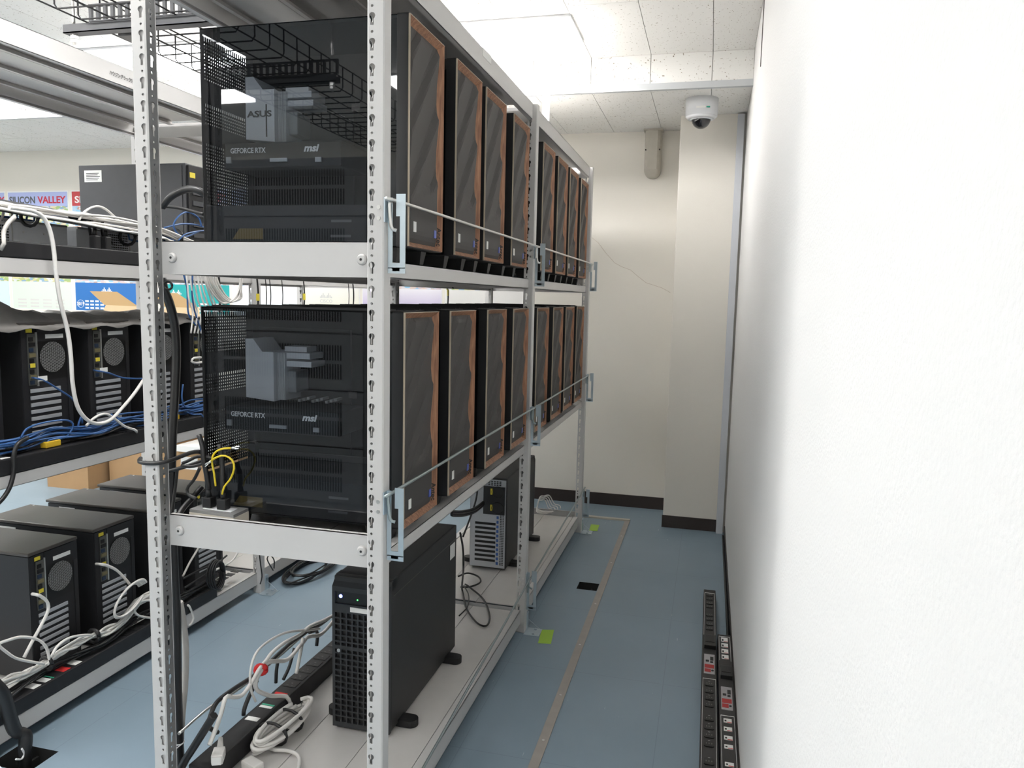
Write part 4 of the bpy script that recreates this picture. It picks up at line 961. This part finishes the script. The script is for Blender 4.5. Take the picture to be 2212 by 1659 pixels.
# ------------------------------------------------------------------ rack power units on the floor by the wall
def floor_pdu(label, x0, x1, y0, y1, h, items):
    t = thing('power_distribution_unit', label, 'power strip', ((x0 + x1) / 2, y0, 0), group='floor power units'); w = (x1 - x0) / 2
    hs = obj('housing', BX(-w, w, 0, y1 - y0, 0, h, bev=.003), mat('pdu_charcoal', (.030, .028, .028), .5, noise=(50, .1)), t)
    for kind, ya, yb in items:
        a, b_ = ya - y0, yb - y0
        if kind == 'outlet':
            o = obj('outlet', PR([(-w * .55, a + .004), (-w * .40, a), (w * .40, a), (w * .55, a + .004), (w * .55, b_ - .004), (w * .4, b_), (-w * .4, b_), (-w * .55, b_ - .004)], 'Z', h, h + .003), SOCK, t)
            c = bmesh.new()
            for x in (-.3, 0, .3): box(c, w * x - .0016, w * x + .0016, (a + b_) / 2 - .004, (a + b_) / 2 + .004, h + .003, h + .0034)
            obj('contact', c, mat('contact_grey', (.12, .12, .11), .4), o)
            obj('number_mark', BX(-w * .12, w * .12, b_ + .002, b_ + .0055, h, h + .0006), PAPER, t)
        elif kind == 'label':
            o = obj('outlet_cover', BX(-w * .5, w * .5, a, b_, h, h + .0015), PAPER, t)
            obj('print', BX(-w * .38, -w * .15, a + .006, a + (b_ - a) * .6, h + .0015, h + .0019), INK, o); obj('print', BX(-w * .1, w * .48, a, a + .003, h + .0015, h + .0019), REDM, o)
        elif kind == 'breaker':
            o = obj('breaker', BX(-w * .75, w * .9, a, b_, h, h + .016, bev=.002), SOCK, t); obj('breaker_cover', BX(-w * .6, w * .7, a + (b_ - a) * .3, b_ - .01, h + .016, h + .0175), BLACK, o)
        elif kind == 'panel':
            o = obj('meter_panel', BX(-w * .72, w * .72, a, b_, h, h + .0016), mat('meter_grey', (.42, .40, .42), .5), t); L = b_ - a; RD = mat('meter_red', (.45, .03, .03), .5)
            obj('meter_display', BX(-w * .62, w * .62, a + L * .28, a + L * .46, h + .0016, h + .0022), RD, o); obj('meter_display', BX(-w * .62, w * .2, a + L * .08, a + L * .24, h + .0016, h + .0022), RD, o)
            obj('meter_knob', CY((w * .42, a + L * .16, h + .0016), (w * .42, a + L * .16, h + .004), w * .17, n=10), SOCK, o)
            obj('meter_port', BX(w * .1, w * .55, a + L * .68, a + L * .86, h + .0016, h + .003), SOCK, o); obj('meter_port', BX(-w * .5, -w * .05, a + L * .6, a + L * .68, h + .0016, h + .003), SOCK, o); obj('meter_port', BX(w * .1, w * .5, a + L * .56, a + L * .64, h + .0016, h + .003), SOCK, o)
        elif kind == 'line':
            c = BX(-w * .84, -w * .80, a, b_, h, h + .0007); box(c, w * .80, w * .84, a, b_, h, h + .0007); box(c, -w * .84, w * .84, b_ - .003, b_, h, h + .0007)
            obj('border_line', c, PAPER, t)
def py(v, z=.05): return P(1532, v, 'Z', z).y
it = [('line', py(1372), py(1281)), ('line', .20, py(1466))]
for v in (1286, 1294, 1303, 1311, 1329, 1338, 1348, 1358, 1478, 1493, 1508, 1523, 1553, 1571, 1589, 1608): it.append(('outlet', py(v) - .016, py(v) + .016))
for k in range(4): it.append(('outlet', .66 - .075 * k, .695 - .075 * k))
it += [('breaker', py(1402), py(1378)), ('panel', py(1456), py(1414))]
floor_pdu('black rack power unit with round outlets on the floor, further from the white wall', .750, .806, .20, 2.135, .05, it)
py2 = lambda v: P(1570, v, 'Z', .06).y
it = [('line', py2(1428), py2(1376)), ('line', .20, py2(1546))]
for v in (1383, 1395, 1407.5, 1420, 1557, 1575, 1594, 1613, 1651): it.append(('label', py2(v + 4.5), py2(v - 4)))
it += [('breaker', py2(1468), py2(1446)), ('panel', py2(1534), py2(1485))]
floor_pdu('black rack power unit with white outlet labels on the floor, against the white wall', .811, .864, .20, 1.605, .06, it)
cable('power_cable', 'black cable lying along the foot of the white wall behind the power units', [(.840, 1.602, .030), (.848, 1.66, .020), (.857, 1.74, .012), (.858, 1.95, .010), (.858, 2.3, .009), (.858, 2.8, .008), (.858, 3.2, .008)], .0065, RUBBER)
# ------------------------------------------------------------------ wall and ceiling fittings
t = thing('dome_camera', 'white dome security camera with black lens under the ceiling before the column', 'security camera', (.612, 2.93, ZL))
obj('base', CY((0, 0, 0), (0, 0, -.095), .090, n=32, r2=.087), WHITEP, t); obj('skirt', CY((0, 0, -.095), (0, 0, -.108), .087, n=32, r2=.072), WHITEP, t)
b = bmesh.new(); sphere(b, (0, 0, -.108), .052, sz=1.0, n=24, m=14); bmesh.ops.delete(b, geom=[v for v in b.verts if v.co.z > -.104], context='VERTS')
obj('dome', b, mat('dome_black', (.01, .01, .012), .08, coat=.5), t)
obj('ring', TB([(.055 * math.cos(a), .055 * math.sin(a), -.109) for a in [math.tau * k / 24 for k in range(25)]], .005, n=6, seg=1), WHITEP, t)
obj('nameplate', BX(-.028, .022, -.0902, -.0885, -.066, -.055), PAPER, t); obj('green_mark', BX(.027, .046, -.0895, -.078, -.064, -.058), mat('mark_green', (.02, .45, .3), .5), t)
t = thing('duct_cover', 'beige plastic pipe cover hanging down the back wall from the ceiling', 'duct cover', (.295, YB, 2.25))
poly = [(-.054, -.045), (-.046, -.078), (-.03, -.09), (.03, -.09), (.046, -.078), (.054, -.045), (.054, 0), (-.054, 0)]
b = PR([(x, y) for x, y in poly], 'Z', .06, .20)
obj('body', b, DUCT, t)
obj('upper_body', PR([(x * 1.02, y * 1.02) for x, y in poly], 'Z', .20, .318), DUCT, t)
b = bmesh.new(); rings = []
for k in range(7):
    a = k / 6 * math.pi / 2; s = math.cos(a) * .92 + .08 if k < 6 else .12; z = .06 - .052 * math.sin(a)
    rings.append([b.verts.new((x * s, y * s if y else 0, z)) for x, y in poly])
for A, B in zip(rings, rings[1:]):
    for i in range(len(poly)): b.faces.new((A[i], A[(i + 1) % 8], B[(i + 1) % 8], B[i])).smooth = True
b.faces.new(rings[-1])
obj('end_cap', b, DUCT, t)
obj('flange', BX(-.062, .062, -.098, 0, .308, .318), DUCT, t)
for x in (-.045, .045): obj('screw', CY((x, -.082, .185), (x, -.089, .185), .005, n=8), BASEB, t)
# vertical support between rack top and ceiling
t = thing('ceiling_brace', 'white square brace standing from the rack top up to the ceiling', 'brace', (-.172, 2.45, 2.228))
obj('tube', BX(-.017, .017, -.017, .017, 0, ZH - 2.228), WHITEP, t); obj('foot_plate', BX(-.03, .03, -.03, .03, 0, .005), WHITEP, t)
# wire-mesh cable tray hung over the aisle
t = thing('cable_tray', 'black wire-mesh cable tray hung from the ceiling above the aisle', 'cable tray', (-1.26, 0, 2.40))
xw = [-.25, -.125, 0, .125, .25]
for x in xw: obj('long_wire', CY((x, -3.0, 0), (x, 2.25, 0), .003, n=6), BLKM, t)
for x in (-.25, .25): obj('long_wire', CY((x, -3.0, .055), (x, 2.25, .055), .003, n=6), BLKM, t); obj('long_wire', CY((x, -3.0, .105), (x, 2.25, .105), .003, n=6), BLKM, t)
cw = None
for i in range(51):
    y = -2.95 + i * .103
    if cw is None: cw = obj('cross_wire', TB([(-.25, 0, .107), (-.25, 0, .012), (-.238, 0, -.004), (.238, 0, -.004), (.25, 0, .012), (.25, 0, .107)], .003, n=6, seg=1), BLKM, t); cw.location.y = y
    else: c = cw.copy(); COL.objects.link(c); c.location.y = y
for y in (.80, -1.25):
    b = BX(-.34, .36, y - .02, y + .02, -.038, -.034); box(b, -.34, .36, y - .02, y - .018, -.038, -.008); box(b, -.34, .36, y + .018, y + .02, -.038, -.008)
    hg = obj('hanger_channel', b, DGREY, t)
    b = bmesh.new(); box(b, -.24, .36, y - .006, y + .006, .0, .004); box(b, -.24, .36, y - .006, y + .006, .052, .06)
    for i in range(20): box(b, -.24 + i * .031, -.228 + i * .031, y - .005, y + .005, .004, .052)
    obj('slotted_strut', b, DGREY, t)
    for x in (-.31, .33):
        r = obj('threaded_rod', CY((x, y, -.075), (x, y, ZH - 2.40), .006, n=10), STEEL, t)
        b = CY((x, y, -.038), (x, y, -.052), .013, n=6); cyl(b, (x, y, -.055), (x, y, -.066), .012, n=6); obj('nut', b, STEEL, r)
for y, x in ((.93, -.17), (1.15, .02), (-.4, .2)):
    b = BX(x - .03, x + .03, y - .04, y + .04, -.022, -.006); box(b, x - .012, x + .03, y - .03, y + .03, -.006, .012); obj('splice_clip', b, BLKM, t)
# ------------------------------------------------------------------ calendars on the back wall
def pic_mat(name, cols, scale):
    m = bpy.data.materials.new(name); m.use_nodes = True; nt = m.node_tree; b = nt.nodes['Principled BSDF']
    tc = nt.nodes.new('ShaderNodeTexCoord'); v = nt.nodes.new('ShaderNodeTexVoronoi'); v.inputs['Scale'].default_value = scale
    mp = nt.nodes.new('ShaderNodeMapping'); mp.inputs['Scale'].default_value = (1, 1, 2.2)
    nt.links.new(tc.outputs['Object'], mp.inputs[0]); nt.links.new(mp.outputs[0], v.inputs['Vector'])
    sp = nt.nodes.new('ShaderNodeSeparateColor'); nt.links.new(v.outputs['Color'], sp.inputs[0])
    r = nt.nodes.new('ShaderNodeValToRGB'); r.color_ramp.interpolation = 'CONSTANT'
    while len(r.color_ramp.elements) < len(cols): r.color_ramp.elements.new(.5)
    for i, c in enumerate(cols): r.color_ramp.elements[i].position = i / len(cols); r.color_ramp.elements[i].color = (*c, 1)
    nt.links.new(sp.outputs[0], r.inputs[0]); nt.links.new(r.outputs[0], b.inputs['Base Color']); b.inputs['Roughness'].default_value = .5
    return m
def grad_mat(name, c0, c1):
    m = bpy.data.materials.new(name); m.use_nodes = True; nt = m.node_tree; b = nt.nodes['Principled BSDF']
    tc = nt.nodes.new('ShaderNodeTexCoord'); sx = nt.nodes.new('ShaderNodeSeparateXYZ'); nt.links.new(tc.outputs['Generated'], sx.inputs[0])
    r = nt.nodes.new('ShaderNodeValToRGB'); r.color_ramp.elements[0].color = (*c0, 1); r.color_ramp.elements[1].color = (*c1, 1)
    nt.links.new(sx.outputs[2], r.inputs[0]); nt.links.new(r.outputs[0], b.inputs['Base Color']); b.inputs['Roughness'].default_value = .5
    return m
PICA = pic_mat('map_print_green', [(.45, .5, .2), (.62, .6, .3), (.25, .4, .55), (.7, .62, .45), (.35, .5, .2), (.65, .68, .7)], 26)
PICB = pic_mat('map_print_pink', [(.6, .5, .55), (.3, .55, .75), (.75, .7, .75), (.5, .35, .3), (.45, .6, .75), (.7, .55, .5)], 26)
SKYP = mat('sky_print', (.42, .48, .78), .5); REDB = mat('red_print', (.55, .06, .07), .5); DKT = mat('title_dark', (.10, .11, .13), .5); WHT = mat('print_white', (.85, .85, .85), .5)
CALS = [(-5.70, -5.10, mat('pale_blue', (.62, .75, .88), .5), PICA, 0), (-5.075, -4.455, mat('pale_green', (.66, .74, .66), .5), PICA, 1), (-4.425, -3.80, mat('calendar_blue', (.02, .16, .48), .5), PICB, 2),
        (-3.56, -2.95, mat('calendar_teal', (.01, .38, .38), .5), PICB, 3), (-2.93, -2.36, grad_mat('white_to_blue', (.72, .82, .92), (.85, .87, .88)), PICB, 4), (-2.335, -1.84, grad_mat('cream_to_white', (.80, .77, .62), (.85, .84, .80)), PICB, 5),
        (-1.82, -1.185, grad_mat('violet_to_white', (.45, .34, .66), (.84, .82, .88)), PICB, 6), (-1.165, -.55, mat('calendar_white', (.80, .79, .77), .5), PICA, 7)]
CL = ['pale blue wall calendar furthest along the back wall', 'wall calendar titled SILICON VALLEY in black and red over a pale green sheet', 'wall calendar with a blue lower sheet showing an open cardboard box', 'wall calendar with a teal lower sheet and white logo',
      'wall calendar with a white and pale blue lower sheet', 'wall calendar with a cream lower sheet and faint logo', 'wall calendar with a violet lower sheet', 'plain white wall calendar between the racks on the back wall']
def logo(parent, x, z, s, m, word=True):
    for i, hgt in enumerate((.3, .6, 1, .6, .3, .6, 1, .6, .3)): obj('logo_bar', BX(x + i * s * .2 - .35 * s * .2, x + i * s * .2 + .35 * s * .2, -.0045, -.004, z, z + s * .62 * hgt), m, parent)
    if word: text('lettering', 'CISCO', s * .62, m, parent, frame((x - .1 * s, -.0045, z - s * .62), (1, 0, 0), (0, 0, 1)), width=s * 1.8, bold=.0006)
for (x0, x1, lm, pm, k), lab in zip(CALS, CL):
    t = thing('wall_calendar', lab, 'calendar', (x0, YB, 1.26), group='calendars on the back wall'); w = x1 - x0
    obj('backing_sheet', BX(0, w, -.002, 0, 0, .985), WHT, t)
    top = obj('picture', BX(.008, w - .008, -.003, -.002, .235, .975), pm, t)
    obj('title_band', BX(.008, w - .008, -.0034, -.003, .86, .975), REDB if k == 2 else SKYP, t)
    M1 = frame((.06, -.004, .885), (1, 0, 0), (0, 0, 1))
    if k == 2:
        text('lettering', 'SILICON', .075, WHT, t, frame((.035, -.004, .885), (1, 0, 0), (0, 0, 1)), width=.36, bold=.002); text('lettering', 'VALLEY', .075, WHT, t, frame((.42, -.004, .885), (1, 0, 0), (0, 0, 1)), width=.18, bold=.002)
        for q in range(7): obj('map_patch', BX(.03 + q * .085, .11 + q * .08, -.0038, -.003, .70 - .02 * (q % 3), .76 - .015 * (q % 2)), mat('map_blue', (.10, .42, .68), .5), t)
    else:
        text('lettering', 'SILICON', .078, DKT, t, frame((.02, -.004, .885), (1, 0, 0), (0, 0, 1)), width=.265, bold=.0022); text('lettering', 'VALLEY', .078, mat('title_red', (.55, .03, .06), .5), t, frame((.315, -.004, .885), (1, 0, 0), (0, 0, 1)), width=.285, bold=.0022)
    low = obj('date_sheet', BX(.006, w - .006, -.0036, -.002, .006, .235), lm, t)
    LM = WHT if k in (2, 3) else mat('faint_print', (.62, .62, .60), .5)
    if k == 2: logo(low, .27, .16, .06, WHT, word=False)
    elif k in (3, 5, 6): logo(low, .07 if k == 3 else .17, .155, .058, LM)
    for r_ in range(4):
        for c_ in range(4): obj('date_block', BX(.06 + c_ * .13 if k != 2 else .10 + c_ * .05, (.15 + c_ * .13) if k != 2 else .135 + c_ * .05, -.0042, -.0036, .02 + r_ * .028, .034 + r_ * .028), LM, low) if k in (1, 2, 3) and r_ < 3 else None
    if k in (2, 3):
        CB1 = mat('printed_box_tan', (.52, .34, .16), .6); CB2 = mat('printed_box_light', (.74, .54, .33), .6); xx = .25 if k == 2 else -.04
        obj('box_print', PR([(xx + .0, -.03), (xx + .055, .055), (xx + .37, .055), (xx + .37, -.03)], 'Y', -.0046, -.0038), CB2, low)
        obj('box_print', PR([(xx - .10, .165), (xx + .17, .165), (xx + .37, .05), (xx + .04, .055)], 'Y', -.0052, -.0046), CB1, low)
        obj('year_mark', TB([(.055 + .032 * math.cos(a), -.0045, .06 + .032 * math.sin(a)) for a in [math.tau * q / 16 for q in range(17)]], .0015, n=4, seg=1), WHT, low)
        if k == 2: text('lettering', '2019', .04, WHT, low, frame((.017, -.0045, .047), (1, 0, 0), (0, 0, 1)), width=.075, bold=.001)
# ------------------------------------------------------------------ cardboard boxes on the floor by the back wall
for loc, sz, lab, m in (((-3.92, 2.86), (.36, .42, .33), 'brown cardboard box on the floor beyond the cable-filled rack, the one standing forward', CARD),
                        ((-3.52, 3.02), (.50, .45, .62), 'tall brown cardboard box on the floor beyond the cable-filled rack', CARD),
                        ((-2.98, 3.05), (.52, .45, .30), 'cardboard box with a white printed sheet on top, behind the cable-filled rack', CARD)):
    t = thing('cardboard_box', lab, 'box', (*loc, 0), group='cardboard boxes by the back wall'); x, y, z = sz
    obj('carton', BX(0, x, 0, y, 0, z - .004), m, t); obj('flap', BX(0, x, 0, y / 2 - .002, z - .004, z), m, t); obj('flap', BX(0, x, y / 2 + .002, y, z - .004, z), m, t)
    obj('tape', BX(0, x, y / 2 - .025, y / 2 + .025, z, z + .0008), mat('brown_tape', (.35, .2, .09), .4), t)
    obj('paper_label', BX(x * .1, x * .1 + .14, -.0012, 0, z - .13, z - .04), PAPER, t)
tag(obj('paper_stack', BX(-2.95, -2.55, 3.02, 3.40, .3012, .345, bev=.002), PAPER), 'stack of white paper on the low cardboard box behind the cable-filled rack', 'paper')
# ------------------------------------------------------------------ tape on the floor
for poly, lab in (([(.066, 1.553), (.118, 1.566), (.132, 1.430), (.078, 1.420)], 'green tape patch on the floor in front of the middle rack foot'), ([(.034, 3.20), (.088, 3.20), (.094, 3.07), (.042, 3.06)], 'green tape patch on the floor in front of the rack foot by the back wall')):
    tag(obj('floor_tape', PR(poly, 'Z', 0, .0012), GRNT), lab, 'tape', 'green tape patches')
# ------------------------------------------------------------------ server cabinet at the camera end of the room
t = thing('server_cabinet', 'dark grey server cabinet with slotted vent bands facing the racks', 'cabinet', (-1.62, -2.45, 0))
CABG2 = mat('cabinet_grey', (.30, .305, .31), .45)
obj('body', BX(-.52, .52, -.45, .44, 0, 2.17), CABG2, t)
for i in range(6):
    zc = .43 + .32 * i
    pn = obj('unit_panel', BX(-.50, .50, .44, .455, zc - .155, zc + .155), CABG2, t)
    b = bmesh.new()
    for k in range(46):
        x = -.37 + k * .0163
        box(b, x, x + .008, .4545, .456, zc + .010, zc + .095); box(b, x, x + .008, .4545, .456, zc - .095, zc - .010)
    obj('vent_slots', b, SOCK, pn)

# ------------------------------------------------------------------ lay the cables: clear of each other and of the solid things they touch
from mathutils.kdtree import KDTree
SOLID = []       # x0, x1, y0, y1, z0, z1, faces a cable may be pushed out of
def solid(x0, x1, y0, y1, z0, z1, f): SOLID.append((x0, x1, y0, y1, z0, z1, f))
solid(-1.95, -1.4665, .150, .628, 1.50, 1.666, 'XZ'); solid(-1.95, -1.4665, .668, 1.150, 1.50, 1.666, 'XZ')
solid(-2.01, -1.450, 1.251, 1.466, 1.50, 1.985, 'Xy')
for Z, y1 in ((1.536, 1.50), (.874, 1.46), (.100, 1.24)): solid(-1.4015, -1.3425, .105, y1, Z - .03, Z + .0525, 'XxZ')
for Z, ys_ in ((.100, (.400, .683, .966, 1.249)), (.874, (.130, .410, .690, .970, 1.250))):
    for y in ys_: solid(XT - .507, XT + .0035, y - .002, y + .207, Z, Z + .4585, 'XZ')
for xf, xb, Y0, Y1, lv in ((0, -.65, 0, 3.04, ((.039, .100), (.793, .828), (1.487, 1.527))), (-1.325, -1.985, .05, 3.09, ((.039, .100), (.834, .874), (1.487, 1.536)))):
    for z0, z1 in lv: solid(xb + .02, xf - .02, Y0 + .037, Y1, z0, z1, 'XxZz')
    for y in (Y0, Y0 + 1.5, Y0 + 3.0): solid(xf - .0415, xf, y, y + .037, 0, 2.25, 'XxYy'); solid(xb, xb + .0415, y, y + .037, 0, 2.25, 'XxYy')
for e0, e1 in ((.793, .8755), (1.487, 1.5695)): solid(-.609, -.041, .036, .0490, e0, e1, 'YyZ')
solid(-.572, 0, .126, .371, .866, 1.410, 'yx'); solid(-.572, 0, .146, .391, 1.565, 2.110, 'yx')
solid(-.576, -.428, .050, .123, .828, .8862, 'xyZ')
solid(-.364, -.172, .440, 1.072, .1, .594, 'XxY'); solid(-.396, -.204, 1.928, 2.562, .1, .57, 'XxyY')
solid(-6, .9, -4, 4, -.2, 0, 'Z'); solid(.750, .806, .20, 2.135, -.1, .0535, 'XxYZ'); solid(.811, .864, .20, 1.605, -.1, .0625, 'YZ'); solid(.866, 1, -4, 4, 0, 3, 'x')
for o in bpy.data.objects:
    if o.name.startswith('power_adapter'):
        c = [v.co for v in o.data.vertices]; solid(min(q.x for q in c), max(q.x for q in c), min(q.y for q in c), max(q.y for q in c), .90, max(q.z for q in c), 'XxYyZ')
PIT = H[1]
def sheet_z(x, y): return (1.678 - .0432 * (y - .28)) + (x + 1.385) / -.235 * (.070 + .0108 * (y - .28))
def clear(p, r, end=False):
    if end: r = -.003
    for x0, x1, y0, y1, z0, z1, f in SOLID:
        if x0 - r < p.x < x1 + r and y0 - r < p.y < y1 + r and z0 - r < p.z < z1 + r:
            if z1 == 0 and PIT[0] + .02 < p.x < PIT[1] - .02 and PIT[2] + .02 < p.y < PIT[3] - .02: continue
            d = {'X': x1 + r - p.x, 'x': p.x - x0 + r, 'Y': y1 + r - p.y, 'y': p.y - y0 + r, 'Z': z1 + r - p.z, 'z': p.z - z0 + r}
            k = min(f, key=lambda q: d[q])
            if k in 'Xx': p.x += d[k] if k == 'X' else -d[k]
            elif k in 'Yy': p.y += d[k] if k == 'Y' else -d[k]
            else: p.z += d[k] if k == 'Z' else -d[k]
    # the power strip on the near bottom shelf lies slightly askew
    if .07 < p.y < 1.325:
        xc = -.572 + .017 * (p.y - .075) / 1.245; u = p.x - xc
        if abs(u) < .0345 + r and .08 < p.z < .1645 + r:
            if .1645 + r - p.z < .0345 + r - abs(u): p.z = .1645 + r
            else: p.x = xc + math.copysign(.0345 + r, u)
    if .27 < p.y < 1.03 and -1.63 < p.x < -1.38 + r:
        z = sheet_z(p.x, p.y)
        if z - .03 < p.z < z + r + .001: p.z = z + r + .001
        elif z - .06 < p.z <= z - .03 and p.z > z - .005 - r: p.z = z - .005 - r
lines = []
for o, pts, r, n in CABLES:
    q = smooth_pts(pts, 8); L = sum((b_ - a_).length for a_, b_ in zip(q, q[1:])); k = max(4, int(L / .011)); out = [q[0].copy()]; acc = 0; step = L / k
    for a_, b_ in zip(q, q[1:]):
        d = (b_ - a_).length
        while d > 1e-9 and acc + d >= step - 1e-9 and len(out) < k:
            a_ = a_ + (b_ - a_) * ((step - acc) / d); d = (b_ - a_).length; acc = 0; out.append(a_.copy())
        acc += d
    out.append(q[-1].copy()); lines.append(out)
base = [[p.copy() for p in l] for l in lines]
NIT = 16
for it_ in range(NIT):
    kd = KDTree(sum(map(len, lines))); own = []
    for li, l in enumerate(lines):
        for pi, p in enumerate(l): kd.insert(p, len(own)); own.append((li, pi))
    kd.balance()
    mv = [[Vector((0, 0, 0)) for _ in l] for l in lines]
    for li, l in enumerate(lines):
        r = CABLES[li][2]
        for pi, p in enumerate(l):
            for co, idx, dist in kd.find_range(p, r + .013):
                lj, pj = own[idx]
                if lj == li and abs(pj - pi) < 8: continue
                gap = r + CABLES[lj][2] - dist
                if gap > 0: mv[li][pi] += ((p - co) / dist if dist > 1e-6 else Vector((0, 0, 1 if li > lj else -1))) * (gap * .45)
    for li, l in enumerate(lines):
        r = CABLES[li][2]; e = len(l) - 1
        for pi in range(1, e):
            m_ = mv[li][pi]; c = min(1, r * .6 / m_.length) if m_.length > 1e-9 else 1; l[pi] += m_ * c
        dsp = [p - b0 for p, b0 in zip(l, base[li])]
        for pi in range(1, e):
            l[pi] = base[li][pi] + dsp[pi] * .5 + (dsp[pi - 1] + dsp[pi + 1]) * .25
        for _ in range(2):
            for pi, p in enumerate(l): clear(p, r, pi in (0, e))
for (o, pts, r, n), l in zip(CABLES, lines):
    b = TB(l, r, n=n, seg=1); bmesh.ops.recalc_face_normals(b, faces=b.faces); b.to_mesh(o.data); b.free()
